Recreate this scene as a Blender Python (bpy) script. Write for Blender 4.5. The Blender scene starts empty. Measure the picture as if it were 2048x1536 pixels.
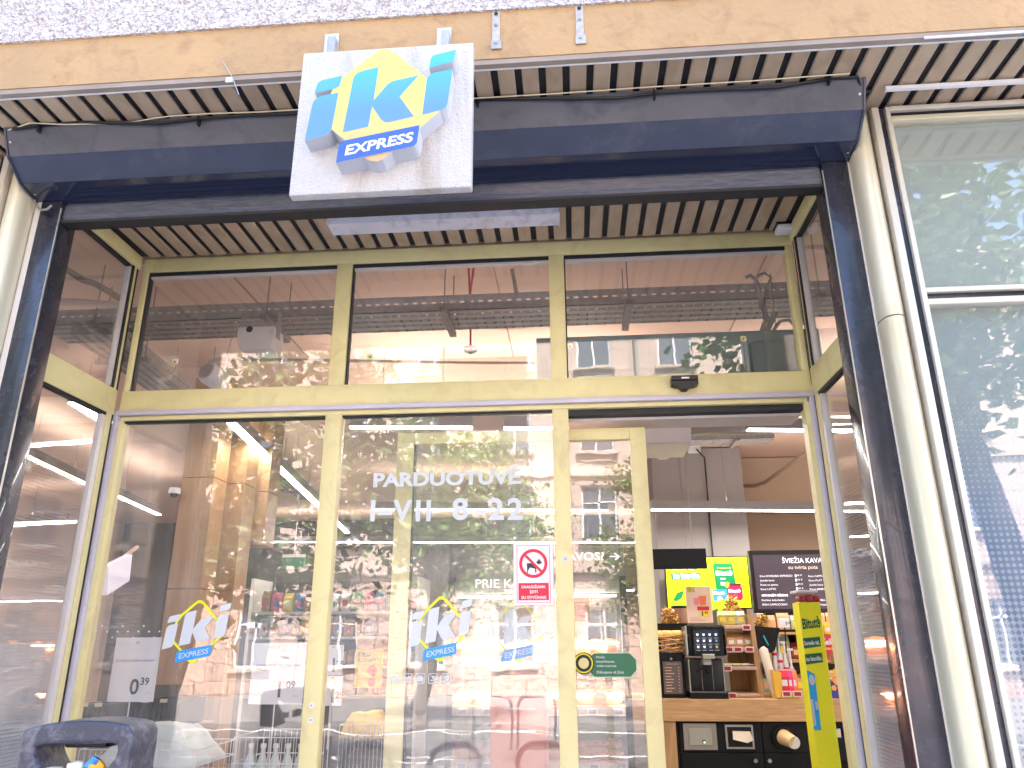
import bpy, math, random
import numpy as np
from mathutils import Vector, Matrix
random.seed(7)
rad = math.radians
S = bpy.context.scene
COL = S.collection

# ---------------------------------------------------------------- camera
FPX = 1514.2
YAW, PIT, ROL = rad(-4.489), rad(18.912), rad(-0.270)
_f = Vector((math.sin(YAW)*math.cos(PIT), math.cos(YAW)*math.cos(PIT), math.sin(PIT)))
_r0 = Vector((math.cos(YAW), -math.sin(YAW), 0)); _u0 = _r0.cross(_f)
_r = _r0*math.cos(ROL) + _u0*math.sin(ROL); _u = -_r0*math.sin(ROL) + _u0*math.cos(ROL)
EYE = Vector((0, 0, 1.6))
cam = bpy.data.cameras.new('camera'); camo = bpy.data.objects.new('camera', cam); COL.objects.link(camo)
cam.sensor_fit = 'HORIZONTAL'; cam.sensor_width = 36; cam.lens = FPX*36/2048
cam.clip_start = 0.05; cam.clip_end = 500
camo.matrix_world = Matrix(((_r.x, _u.x, -_f.x, EYE.x), (_r.y, _u.y, -_f.y, EYE.y), (_r.z, _u.z, -_f.z, EYE.z), (0, 0, 0, 1)))
S.camera = camo

# ---------------------------------------------------------------- world, sun, exposure
SUN_EL, SUN_AZ = rad(56), rad(14)      # sun stands behind the shop building: the shop front is in open shade
w = bpy.data.worlds.new("World"); S.world = w; w.use_nodes = True
nt = w.node_tree; nt.nodes.clear()
sky = nt.nodes.new('ShaderNodeTexSky'); sky.sky_type = 'NISHITA'; sky.sun_disc = False
sky.dust_density = 3.0; sky.ozone_density = .5; sky.sun_elevation = SUN_EL; sky.sun_rotation = SUN_AZ
bg = nt.nodes.new('ShaderNodeBackground'); bg.inputs[1].default_value = 0.15
wo = nt.nodes.new('ShaderNodeOutputWorld')
nt.links.new(sky.outputs[0], bg.inputs[0]); nt.links.new(bg.outputs[0], wo.inputs[0])
sl = bpy.data.lights.new('sun', 'SUN'); sl.energy = 4.2; sl.angle = rad(0.5); sl.color = (1, .95, .88)
so = bpy.data.objects.new('sun', sl); COL.objects.link(so)
sd = Vector((math.sin(SUN_AZ)*math.cos(SUN_EL), math.cos(SUN_AZ)*math.cos(SUN_EL), math.sin(SUN_EL)))
so.rotation_euler = (-sd).to_track_quat('-Z', 'Y').to_euler()
S.view_settings.view_transform = 'Standard'; S.view_settings.look = 'None'
S.view_settings.gamma = 1; S.view_settings.exposure = 3.35
S.render.engine = 'CYCLES'
S.cycles.max_bounces = 10; S.cycles.transparent_max_bounces = 24; S.cycles.sample_clamp_indirect = 6

# ---------------------------------------------------------------- photo pixel -> point at a known depth / side / height
def ray(u, v):
    return _r*((u-1024)/FPX) - _u*((v-768)/FPX) + _f
def PY(u, v, y):
    d = ray(u, v); return EYE + d*(y/d.y)
def PX(u, v, x):
    d = ray(u, v); return EYE + d*(x/d.x)
def PZ(u, v, z):
    d = ray(u, v); return EYE + d*((z-EYE.z)/d.z)

# ---------------------------------------------------------------- materials
MATS = {}
def mat(name, col, rough=.6, metal=0, var=0, vscale=6, bump=0, bscale=60, emit=0, spec=.5, dirt=None, coat=0):
    if name in MATS: return MATS[name]
    m = bpy.data.materials.new(name); m.use_nodes = True; MATS[name] = m
    n = m.node_tree; b = n.nodes['Principled BSDF']; L = n.links
    b.inputs['Base Color'].default_value = (*col, 1); b.inputs['Roughness'].default_value = rough
    b.inputs['Metallic'].default_value = metal; b.inputs['Specular IOR Level'].default_value = spec
    b.inputs['Coat Weight'].default_value = coat
    tc = n.nodes.new('ShaderNodeTexCoord')
    cur = None
    if var:
        no = n.nodes.new('ShaderNodeTexNoise'); no.inputs['Scale'].default_value = vscale; no.inputs['Detail'].default_value = 6
        L.new(tc.outputs['Object'], no.inputs['Vector'])
        mx = n.nodes.new('ShaderNodeMix'); mx.data_type = 'RGBA'; mx.blend_type = 'MULTIPLY'; mx.inputs[0].default_value = 1
        mx.inputs[6].default_value = (*col, 1)
        rp = n.nodes.new('ShaderNodeValToRGB'); rp.color_ramp.elements[0].position = .3; rp.color_ramp.elements[1].position = .7
        rp.color_ramp.elements[0].color = (1-var, 1-var, 1-var, 1); rp.color_ramp.elements[1].color = (1, 1, 1, 1)
        L.new(no.outputs[0], rp.inputs[0]); L.new(rp.outputs[0], mx.inputs[7]); cur = mx.outputs[2]
        mr = n.nodes.new('ShaderNodeMapRange'); mr.inputs[3].default_value = rough*.8; mr.inputs[4].default_value = min(1, rough*1.25)
        L.new(no.outputs[0], mr.inputs[0]); L.new(mr.outputs[0], b.inputs['Roughness'])
    if dirt:   # (colour, amount, scale, stretch z)
        dc, amt, ds, dz = dirt
        mp = n.nodes.new('ShaderNodeMapping'); mp.inputs['Scale'].default_value = (1, 1, dz)
        L.new(tc.outputs['Object'], mp.inputs[0])
        no = n.nodes.new('ShaderNodeTexNoise'); no.inputs['Scale'].default_value = ds; no.inputs['Detail'].default_value = 9
        no.inputs['Roughness'].default_value = .65; no.inputs['Distortion'].default_value = .6
        L.new(mp.outputs[0], no.inputs['Vector'])
        rp = n.nodes.new('ShaderNodeValToRGB'); rp.color_ramp.elements[0].position = .5; rp.color_ramp.elements[1].position = .72
        rp.color_ramp.elements[0].color = (0, 0, 0, 1); rp.color_ramp.elements[1].color = (amt, amt, amt, 1)
        L.new(no.outputs[0], rp.inputs[0])
        mx = n.nodes.new('ShaderNodeMix'); mx.data_type = 'RGBA'
        L.new(rp.outputs[0], mx.inputs[0])
        if cur: L.new(cur, mx.inputs[6])
        else: mx.inputs[6].default_value = (*col, 1)
        mx.inputs[7].default_value = (*dc, 1); cur = mx.outputs[2]
    if cur: L.new(cur, b.inputs['Base Color'])
    if bump:
        no = n.nodes.new('ShaderNodeTexNoise'); no.inputs['Scale'].default_value = bscale; no.inputs['Detail'].default_value = 5
        L.new(tc.outputs['Object'], no.inputs['Vector'])
        bp = n.nodes.new('ShaderNodeBump'); bp.inputs['Strength'].default_value = bump; bp.inputs['Distance'].default_value = .01
        L.new(no.outputs[0], bp.inputs['Height']); L.new(bp.outputs[0], b.inputs['Normal'])
    if emit:
        b.inputs['Emission Color'].default_value = (*col, 1); b.inputs['Emission Strength'].default_value = emit
    return m

def glass(name, ior=1.75, wav=.02, tint=(1, 1, 1), haze=0):
    if name in MATS: return MATS[name]
    m = bpy.data.materials.new(name); m.use_nodes = True; MATS[name] = m
    n = m.node_tree; L = n.links; n.nodes.clear()
    o = n.nodes.new('ShaderNodeOutputMaterial'); t = n.nodes.new('ShaderNodeBsdfTransparent'); t.inputs[0].default_value = (*tint, 1)
    g = n.nodes.new('ShaderNodeBsdfGlossy'); g.inputs['Roughness'].default_value = 0.0
    fr = n.nodes.new('ShaderNodeFresnel'); fr.inputs[0].default_value = ior
    mx = n.nodes.new('ShaderNodeMixShader'); tc = n.nodes.new('ShaderNodeTexCoord')
    # reflections only on outward-facing side of the sheet; slightly wavy float glass
    no = n.nodes.new('ShaderNodeTexNoise'); no.inputs['Scale'].default_value = 5.0; no.inputs['Detail'].default_value = 2.0
    mp = n.nodes.new('ShaderNodeMapping'); mp.inputs['Scale'].default_value = (.8, .8, 1.6)
    L.new(tc.outputs['Object'], mp.inputs[0]); L.new(mp.outputs[0], no.inputs['Vector'])
    bp = n.nodes.new('ShaderNodeBump'); bp.inputs['Strength'].default_value = 1; bp.inputs['Distance'].default_value = wav*.1
    L.new(no.outputs[0], bp.inputs['Height']); L.new(bp.outputs[0], g.inputs['Normal'])
    geo = n.nodes.new('ShaderNodeNewGeometry'); mr = n.nodes.new('ShaderNodeMapRange'); L.new(geo.outputs['Backfacing'], mr.inputs[0])
    mr.inputs[3].default_value = ior; mr.inputs[4].default_value = 1/ior; L.new(mr.outputs[0], fr.inputs[0])   # thin sheet: same reflectance on both faces
    L.new(fr.outputs[0], mx.inputs[0]); L.new(t.outputs[0], mx.inputs[1]); L.new(g.outputs[0], mx.inputs[2])
    last = mx.outputs[0]
    if haze:
        hz = n.nodes.new('ShaderNodeMixShader'); df = n.nodes.new('ShaderNodeBsdfDiffuse'); df.inputs[0].default_value = (.8, .78, .76, 1)
        n2 = n.nodes.new('ShaderNodeTexNoise'); n2.inputs['Scale'].default_value = 3.5; n2.inputs['Detail'].default_value = 8; L.new(tc.outputs['Object'], n2.inputs['Vector'])
        m2 = n.nodes.new('ShaderNodeMapRange'); m2.inputs[1].default_value = .3; m2.inputs[2].default_value = .7; m2.inputs[3].default_value = haze*.5; m2.inputs[4].default_value = haze*1.4
        L.new(n2.outputs[0], m2.inputs[0]); L.new(m2.outputs[0], hz.inputs[0]); L.new(last, hz.inputs[1]); L.new(df.outputs[0], hz.inputs[2]); last = hz.outputs[0]
    L.new(last, o.inputs[0])
    return m

def halftone(name, z0, z1, pitch=.012, axis='Y', back=None):
    """white diamond dots printed on film, growing downwards from z0 to z1; clear between unless back colours are given"""
    m = bpy.data.materials.new(name); m.use_nodes = True; MATS[name] = m
    n = m.node_tree; L = n.links; n.nodes.clear()
    o = n.nodes.new('ShaderNodeOutputMaterial')
    geo = n.nodes.new('ShaderNodeNewGeometry'); sp = n.nodes.new('ShaderNodeSeparateXYZ'); L.new(geo.outputs['Position'], sp.inputs[0])
    def M(op, a, b=None, c=None):
        q = n.nodes.new('ShaderNodeMath'); q.operation = op
        for i, v in enumerate((a, b, c)):
            if v is None: continue
            if isinstance(v, (int, float)): q.inputs[i].default_value = v
            else: L.new(v, q.inputs[i])
        return q.outputs[0]
    k = 2*math.pi/pitch
    cs = M('ADD', M('COSINE', M('MULTIPLY', sp.outputs[axis], k)), M('COSINE', M('MULTIPLY', sp.outputs['Z'], k)))
    mr = n.nodes.new('ShaderNodeMapRange'); mr.clamp = True
    mr.inputs[1].default_value = z0; mr.inputs[2].default_value = z1; mr.inputs[3].default_value = 2.05; mr.inputs[4].default_value = -1.5
    L.new(sp.outputs['Z'], mr.inputs[0])
    msk = M('GREATER_THAN', cs, mr.outputs[0])
    d = n.nodes.new('ShaderNodeBsdfDiffuse'); d.inputs[0].default_value = (.48, .52, .56, 1)
    tr = n.nodes.new('ShaderNodeBsdfTranslucent'); tr.inputs[0].default_value = (.6, .62, .66, 1)
    dd = n.nodes.new('ShaderNodeMixShader'); dd.inputs[0].default_value = .35
    L.new(d.outputs[0], dd.inputs[1]); L.new(tr.outputs[0], dd.inputs[2])
    mx = n.nodes.new('ShaderNodeMixShader'); L.new(msk, mx.inputs[0])
    if back is None:
        t = n.nodes.new('ShaderNodeBsdfTransparent'); L.new(t.outputs[0], mx.inputs[1])
    else:
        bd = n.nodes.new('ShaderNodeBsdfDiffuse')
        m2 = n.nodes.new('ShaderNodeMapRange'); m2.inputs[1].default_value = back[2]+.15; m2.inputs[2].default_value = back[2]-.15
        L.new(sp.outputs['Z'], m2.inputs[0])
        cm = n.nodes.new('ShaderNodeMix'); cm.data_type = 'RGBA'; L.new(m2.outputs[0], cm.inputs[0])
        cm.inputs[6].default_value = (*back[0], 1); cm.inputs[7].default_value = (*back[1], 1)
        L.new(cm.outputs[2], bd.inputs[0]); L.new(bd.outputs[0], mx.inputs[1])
    L.new(dd.outputs[0], mx.inputs[2]); L.new(mx.outputs[0], o.inputs[0])
    return m

def wood(name, c1, c2, scale=(1.2, 1.2, 9), rough=.5):
    if name in MATS: return MATS[name]
    m = bpy.data.materials.new(name); m.use_nodes = True; MATS[name] = m
    n = m.node_tree; L = n.links; b = n.nodes['Principled BSDF']; b.inputs['Roughness'].default_value = rough
    tc = n.nodes.new('ShaderNodeTexCoord'); mp = n.nodes.new('ShaderNodeMapping'); mp.inputs['Scale'].default_value = scale
    L.new(tc.outputs['Object'], mp.inputs[0])
    no = n.nodes.new('ShaderNodeTexNoise'); no.inputs['Scale'].default_value = 6; no.inputs['Detail'].default_value = 8; no.inputs['Distortion'].default_value = 1.4
    L.new(mp.outputs[0], no.inputs['Vector'])
    rp = n.nodes.new('ShaderNodeValToRGB'); rp.color_ramp.elements[0].position = .32; rp.color_ramp.elements[1].position = .68
    rp.color_ramp.elements[0].color = (*c1, 1); rp.color_ramp.elements[1].color = (*c2, 1)
    L.new(no.outputs[0], rp.inputs[0]); L.new(rp.outputs[0], b.inputs['Base Color'])
    return m

def brushed(name, c1, c2, rough, metal, scale):
    m = wood(name, c1, c2, scale, rough); b = m.node_tree.nodes['Principled BSDF']; b.inputs['Metallic'].default_value = metal
    return m

def stucco():
    m = bpy.data.materials.new('stucco'); m.use_nodes = True; n = m.node_tree; L = n.links; b = n.nodes['Principled BSDF']
    b.inputs['Roughness'].default_value = .95
    tc = n.nodes.new('ShaderNodeTexCoord')
    no = n.nodes.new('ShaderNodeTexNoise'); no.inputs['Scale'].default_value = 75; no.inputs['Detail'].default_value = 4; no.inputs['Distortion'].default_value = 1.2
    vo = n.nodes.new('ShaderNodeTexVoronoi'); vo.inputs['Scale'].default_value = 95; vo.feature = 'SMOOTH_F1'
    L.new(tc.outputs['Object'], no.inputs['Vector']); L.new(no.outputs[1], vo.inputs['Vector'])
    L.new(tc.outputs['Object'], vo.inputs['Vector'])
    rp = n.nodes.new('ShaderNodeValToRGB'); rp.color_ramp.elements[0].position = .36; rp.color_ramp.elements[1].position = .56
    rp.color_ramp.elements[0].color = (.46, .36, .36, 1); rp.color_ramp.elements[1].color = (.80, .75, .73, 1)
    L.new(no.outputs[0], rp.inputs[0]); L.new(rp.outputs[0], b.inputs['Base Color'])
    ad = n.nodes.new('ShaderNodeMath'); ad.operation = 'ADD'; L.new(no.outputs[0], ad.inputs[0]); L.new(vo.outputs[0], ad.inputs[1])
    bp = n.nodes.new('ShaderNodeBump'); bp.inputs['Strength'].default_value = 1; bp.inputs['Distance'].default_value = .02
    L.new(ad.outputs[0], bp.inputs['Height']); L.new(bp.outputs[0], b.inputs['Normal'])
    return m

def masonry(name, c1, c2, mortar, bw, bh, rough_amt, msize=.02):
    m = bpy.data.materials.new(name); m.use_nodes = True; n = m.node_tree; L = n.links; b = n.nodes['Principled BSDF']
    b.inputs['Roughness'].default_value = .9
    geo = n.nodes.new('ShaderNodeNewGeometry'); sp = n.nodes.new('ShaderNodeSeparateXYZ'); cb = n.nodes.new('ShaderNodeCombineXYZ')
    L.new(geo.outputs['Position'], sp.inputs[0]); L.new(sp.outputs['X'], cb.inputs[0]); L.new(sp.outputs['Z'], cb.inputs[1])
    br = n.nodes.new('ShaderNodeTexBrick'); br.inputs['Scale'].default_value = 1; br.inputs['Brick Width'].default_value = bw; br.inputs['Row Height'].default_value = bh
    br.inputs['Mortar Size'].default_value = msize; br.inputs['Mortar Smooth'].default_value = .4
    br.inputs['Color1'].default_value = (*c1, 1); br.inputs['Color2'].default_value = (*c2, 1); br.inputs['Mortar'].default_value = (*mortar, 1)
    L.new(cb.outputs[0], br.inputs['Vector'])
    no = n.nodes.new('ShaderNodeTexNoise'); no.inputs['Scale'].default_value = 7; no.inputs['Detail'].default_value = 8
    L.new(geo.outputs['Position'], no.inputs['Vector'])
    mx = n.nodes.new('ShaderNodeMix'); mx.data_type = 'RGBA'; mx.blend_type = 'MULTIPLY'; mx.inputs[0].default_value = .5
    L.new(br.outputs[0], mx.inputs[6]); L.new(no.outputs[1], mx.inputs[7])
    L.new(br.outputs[0], b.inputs['Base Color'])
    ms = n.nodes.new('ShaderNodeMath'); ms.operation = 'MULTIPLY'; L.new(no.outputs[0], ms.inputs[0]); ms.inputs[1].default_value = rough_amt
    sb = n.nodes.new('ShaderNodeMath'); sb.operation = 'SUBTRACT'; L.new(ms.outputs[0], sb.inputs[0]); L.new(br.outputs[1], sb.inputs[1])
    bp = n.nodes.new('ShaderNodeBump'); bp.inputs['Strength'].default_value = 1; bp.inputs['Distance'].default_value = .06
    L.new(sb.outputs[0], bp.inputs['Height']); L.new(bp.outputs[0], b.inputs['Normal'])
    return m

GOLD = mat('gold_paint', (.70, .62, .31), .42, var=.08, vscale=5, bump=.05, bscale=200, dirt=((.35, .25, .14), .3, 9, 1))
CREAM = mat('cream_aluminium', (.66, .61, .46), .35, .25, var=.12, vscale=3, dirt=((.5, .38, .22), .5, 2.2, .6))
SILVER = mat('pale_frame', (.66, .62, .6), .4, .2, var=.12, vscale=8)
LILAC = mat('lilac_trim', (.56, .52, .60), .45, .1, var=.12, vscale=9)
NAVY = mat('navy_steel', (.042, .052, .092), .34, .2, var=.25, vscale=9, bump=.04, bscale=30, dirt=((.16, .15, .155), .35, 7, 1), coat=.15)
NAVY2 = mat('navy_guide', (.028, .031, .052), .26, .25, var=.3, vscale=14, coat=.3, dirt=((.12, .11, .12), .3, 16, .3))
BLACK = mat('black_rubber', (.012, .012, .016), .6)
OCHRE = mat('ochre_paint', (.47, .295, .135), .6, var=.2, vscale=3.5, bump=.35, bscale=45, dirt=((.22, .12, .06), .5, 14, 1))
STUC = stucco()
SLAT = brushed('bronze_slats', (.40, .30, .21), (.53, .41, .30), .40, .3, (1.5, .8, 1))
WHITE = mat('white_paint', (.74, .74, .76), .5, var=.08)
SIGNW = mat('sign_white', (.54, .525, .53), .45, var=.1, vscale=60, dirt=((.30, .24, .19), 1, 6, .22), bump=.6, bscale=140)
STEEL = mat('galvanised', (.42, .42, .42), .5, .3, var=.25, vscale=30)
STEELD = mat('dark_galvanised', (.31, .28, .27), .55, .25, var=.25, vscale=30)
GLASS = glass('window_glass', 1.85, .004, haze=.06)
GLASS2 = glass('window_glass_calm', 1.78, .002, haze=.03)
TAN = mat('tan_plaster', (.72, .52, .42), .85, var=.12, vscale=1.5, bump=.2, bscale=20)
GREYW = mat('grey_lilac_plaster', (.30, .27, .265), .85, var=.1, vscale=2)
PLAIN = mat('warm_plaster', (.50, .37, .27), .85, var=.1, vscale=1.5)
DARKF = mat('dark_floor', (.16, .15, .15), .3, var=.2)
OAK = wood('oak', (.36, .20, .085), (.52, .31, .14), (2, 2, .35))
OAKH = wood('oak_lengthwise', (.42, .235, .10), (.60, .36, .17), (.5, 1, 6))
WPAN = wood('orange_wood', (.36, .20, .09), (.46, .27, .13), (3, 3, .3), .45)
LED = mat('led_diffuser', (1, .97, .92), .5, emit=2.5)
LEDW = mat('led_warm', (1, .78, .45), .5, emit=1.2)
BLK = mat('black_plastic', (.011, .011, .014), .35, var=.3, spec=.35)
BLKM = mat('black_matt', (.006, .006, .008), .5, spec=.25)
SATIN = mat('satin_metal', (.5, .49, .47), .3, .8)
PAPER = mat('paper', (.76, .76, .8), .6)
INK = mat('ink', (.03, .03, .04), .6)
INKB = mat('ink_soft', (.35, .35, .45), .6)
VINYL = mat('white_vinyl', (.56, .60, .64), .5)
VYEL = mat('yellow_vinyl', (.72, .73, .01), .5)
VBLU = mat('blue_vinyl', (.02, .30, .80), .5)
RED = mat('red', (.62, .012, .05), .5)
ORG = mat('orange', (.80, .20, .06), .5)
GRN = mat('deep_green', (.015, .13, .06), .5)
PINK = mat('pink', (.75, .22, .28), .5)
YEL = mat('yellow', (.80, .55, .04), .5)
LIME = mat('lime', (.86, .84, .015), .4)
ASPH = mat('asphalt', (.10, .097, .10), .9, var=.3, vscale=3, bump=.4, bscale=80)
PAVE = mat('paving', (.52, .50, .49), .85, var=.2, vscale=2, bump=.2, bscale=40)

# ---------------------------------------------------------------- mesh building
class MB:
    def __init__(s): s.v = []; s.f = []; s.m = []; s.mats = []; s.marks = []
    def mark(s): s.marks.append((len(s.v), len(s.f))); return s
    def mi(s, m):
        if m not in s.mats: s.mats.append(m)
        return s.mats.index(m)
    def add(s, vs, fs, m):
        b = len(s.v); s.v += [tuple(v) for v in vs]; k = s.mi(m)
        for f in fs: s.f.append(tuple(b+i for i in f)); s.m.append(k)
        return s
    def box(s, a, b, m, bev=0):
        x0, x1 = sorted((a[0], b[0])); y0, y1 = sorted((a[1], b[1])); z0, z1 = sorted((a[2], b[2]))
        if bev <= 0 or min(x1-x0, y1-y0, z1-z0) < 2.2*bev:
            vs = [(x, y, z) for z in (z0, z1) for y in (y0, y1) for x in (x0, x1)]
            return s.add(vs, [(0, 2, 3, 1), (4, 5, 7, 6), (0, 1, 5, 4), (2, 6, 7, 3), (0, 4, 6, 2), (1, 3, 7, 5)], m)
        import bmesh
        bm = bmesh.new(); bmesh.ops.create_cube(bm, size=1)
        for q in bm.verts: q.co = ((x0+x1)/2+q.co.x*(x1-x0), (y0+y1)/2+q.co.y*(y1-y0), (z0+z1)/2+q.co.z*(z1-z0))
        bmesh.ops.bevel(bm, geom=bm.edges[:], offset=bev, segments=2, affect='EDGES', profile=.5)
        bm.verts.index_update()
        s.add([q.co[:] for q in bm.verts], [[q.index for q in f.verts] for f in bm.faces], m); bm.free(); return s
    def prism(s, pts, off, m, caps=True, side=None):
        """pts: list of 3-D points (planar polygon), extruded by vector off"""
        n = len(pts); off = Vector(off); P = [Vector(p) for p in pts]; Q = [p+off for p in P]
        if caps:
            s.add(P, [tuple(range(n))], m); s.add(Q, [tuple(reversed(range(n)))], side or m)
        s.add(P+Q, [(i, n+i, n+(i+1) % n, (i+1) % n) for i in range(n)], side or m); return s
    def quad(s, a, b, c, d, m): return s.add([a, b, c, d], [(0, 1, 2, 3)], m)
    def tube(s, pts, r, m, seg=8, close=False, caps=True):
        P = [Vector(p) for p in pts]; n = len(P); vs = []; rr = r if isinstance(r, (list, tuple)) else [r]*n
        up = Vector((0, 0, 1))
        for i, p in enumerate(P):
            if close: t = (P[(i+1) % n]-P[i-1])
            else: t = (P[min(i+1, n-1)]-P[max(i-1, 0)])
            t.normalize(); a = t.cross(up)
            if a.length < .05: a = t.cross(Vector((1, 0, 0)))
            a.normalize(); b = t.cross(a)
            for k in range(seg):
                an = 2*math.pi*k/seg; vs.append(p + a*math.cos(an)*rr[i] + b*math.sin(an)*rr[i])
        fs = []
        for i in range(n if close else n-1):
            j = (i+1) % n
            for k in range(seg): k2 = (k+1) % seg; fs.append((i*seg+k, i*seg+k2, j*seg+k2, j*seg+k))
        if caps and not close: fs += [tuple(reversed(range(seg))), tuple(range((n-1)*seg, n*seg))]
        return s.add(vs, fs, m)
    def lathe(s, prof, c, m, seg=24, axis='Z'):
        """prof: list of (radius, height)"""
        vs = []; c = Vector(c)
        for r, h in prof:
            for k in range(seg):
                a = 2*math.pi*k/seg; p = Vector((r*math.cos(a), r*math.sin(a), h))
                if axis == 'Y': p = Vector((p.x, -p.z, p.y))
                vs.append(c+p)
        fs = [(i*seg+k, i*seg+(k+1) % seg, (i+1)*seg+(k+1) % seg, (i+1)*seg+k) for i in range(len(prof)-1) for k in range(seg)]
        fs += [tuple(reversed(range(seg))), tuple(range((len(prof)-1)*seg, len(prof)*seg))]
        return s.add(vs, fs, m)
    def disc(s, c, r, m, a=Vector((1, 0, 0)), b=Vector((0, 0, 1)), r0=0, seg=32, t0=0, t1=2*math.pi):
        c = Vector(c)
        if r0 <= 0: return s.add([c+a*r*math.cos(k*2*math.pi/seg)+b*r*math.sin(k*2*math.pi/seg) for k in range(seg)], [tuple(range(seg))], m)
        vs = []
        for k in range(seg+1):
            t = t0+(t1-t0)*k/seg; e = a*math.cos(t)+b*math.sin(t); vs += [c+e*r0, c+e*r]
        return s.add(vs, [(2*k, 2*k+1, 2*k+3, 2*k+2) for k in range(seg)], m)
    def text(s, t, org, m, h, right=(1, 0, 0), up=(0, 0, 1), fitw=None, bold=0, align='L', depth=0, shear=0):
        vs, fs, wd, ht = textmesh(t, bold, depth)
        r = Vector(right).normalized(); u = Vector(up).normalized(); nn = r.cross(u); o = Vector(org)
        sc = h/.73; sx = sc
        if fitw: sx = fitw/wd
        off = {'L': 0, 'C': -wd/2, 'R': -wd}[align]
        P = [o + r*((x+off+shear*y)*sx) + u*(y*sc) + nn*(z*sc) for x, y, z in vs]
        return s.add(P, fs, m)
    def build(s, name, parent=None, smooth=False, mods=None):
        if s.marks:
            mk = [(0, 0)]+s.marks; mk = mk if mk[-1][0] == len(s.v) else mk+[(len(s.v), len(s.f))]
            o = None
            for (v0, f0), (v1, f1) in zip(mk, mk[1:]):
                if v1 == v0: continue
                q = MB(); q.v = s.v[v0:v1]; q.f = [tuple(i-v0 for i in f) for f in s.f[f0:f1]]; q.m = s.m[f0:f1]; q.mats = list(s.mats); o = q.build(name, parent, smooth)
            return o
        me = bpy.data.meshes.new(name); me.from_pydata(s.v, [], s.f)
        for m in s.mats: me.materials.append(m)
        me.polygons.foreach_set('material_index', s.m); me.update()
        if smooth: me.polygons.foreach_set('use_smooth', [True]*len(me.polygons)); me.set_sharp_from_angle(angle=rad(40))
        o = bpy.data.objects.new(name, me); COL.objects.link(o)
        if parent:
            o.parent = parent; o.location = -Vector(parent.location)
        return o
_tc = {}
def textmesh(t, bold, depth):
    k = (t, bold, depth)
    if k in _tc: return _tc[k]
    cu = bpy.data.curves.new('lettering', 'FONT'); cu.body = t; cu.size = 1; cu.offset = bold; cu.extrude = depth; cu.resolution_u = 3
    ob = bpy.data.objects.new('lettering_source', cu); COL.objects.link(ob)
    dg = bpy.context.evaluated_depsgraph_get(); me = ob.evaluated_get(dg).to_mesh()
    vs = [tuple(v.co) for v in me.vertices]; fs = [tuple(p.vertices) for p in me.polygons]
    x0 = min(v[0] for v in vs); x1 = max(v[0] for v in vs)
    vs = [(x-x0, y, z) for x, y, z in vs]
    ob.evaluated_get(dg).to_mesh_clear(); bpy.data.objects.remove(ob); bpy.data.curves.remove(cu)
    _tc[k] = (vs, fs, x1-x0, 1); return _tc[k]

def tag(o, label, cat=None, group=None, kind=None):
    if label: o['label'] = label
    if cat: o['category'] = cat
    if group: o['group'] = group
    if kind: o['kind'] = kind
    return o
def thing(name, loc, label, cat, group=None):
    o = bpy.data.objects.new(name, None); COL.objects.link(o); o.location = loc; o.empty_display_size = .1
    return tag(o, label, cat, group)
def struct(o): o['kind'] = 'structure'; return o

# ================================================================ THE SHOP BUILDING
ZS_O, ZS_I = 3.18, 3.13          # soffit outside / inside the shutter
YD = 2.70                        # door plane
XL, XR = -1.762, 0.886           # recess sides
YW = 2.03                        # storefront window plane
FY = 1.75                        # fascia face

b = MB(); b.box((-14, FY+.03, -.02), (14, 16, 0), DARKF); struct(b.build('floor'))
bld = thing('shop_building', (0, FY, 0), 'stucco building with ochre fascia band above the shop entrance', 'building')
zt = PY(0, 93, FY).z; zt2 = PY(1240, 2, FY).z; zt = (zt+zt2)/2
b = MB(); b.box((-9, FY-.008, zt), (9, FY+.3, 8.6), STUC)
b.box((-9, FY+.3, ZS_O+.3), (9, FY+.5, 8.6), STUC); b.build('stucco_wall', bld)
b = MB(); b.box((-9, FY, ZS_O+.014), (9, FY+.025, zt), OCHRE); b.build('fascia_band', bld)
b = MB(); b.box((-9, FY+.003, ZS_O-.003), (9, FY+.022, ZS_O+.0135), mat('trim_beige', (.34, .28, .24), .6, var=.3, vscale=6)); b.box((-9, FY+.0225, ZS_O-.004), (9, FY+.028, ZS_O+.003), WHITE); b.build('edge_trim', bld)
b = MB(); b.box((-9, 2.2, 3.62), (9, 16, 8.6), STUC); b.box((-9, 2.2, 8.6), (9, 16, 8.8), STUC); b.build('upper_storeys', bld)
# soffit: bronze strips running front to back, dark joints between
b = MB(); P_ = .0703; x0 = PZ(1181, 110, ZS_O).x
for k in range(-62, 52):
    x = x0+k*P_
    for (ya, yb, z) in ((FY+.03, 2.16, ZS_O), (2.16, YD-.01, ZS_I)):
        if z == ZS_I and not (XL < x+.006 and x+P_ < XR+.03): continue
        e = .0105; xa, xb = x+e, x+P_-e
        vs = [(xa, ya, z+.009), (xa, ya, z+.003), (xa+.004, ya, z), (xb-.004, ya, z), (xb, ya, z+.003), (xb, ya, z+.009)]
        vs += [(p[0], yb, p[2]) for p in vs]
        b.add(vs, [(i, i+1, i+7, i+6) for i in range(5)]+[(0, 1, 2, 3, 4, 5), (11, 10, 9, 8, 7, 6)], SLAT)
b.box((-9, FY+.03, ZS_O+.012), (9, 2.17, ZS_O+.045), BLACK); b.box((XL-.05, 2.17, ZS_I+.012), (XR+.08, YD, ZS_I+.045), BLACK)
b.build('slatted_soffit', bld)
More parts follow.
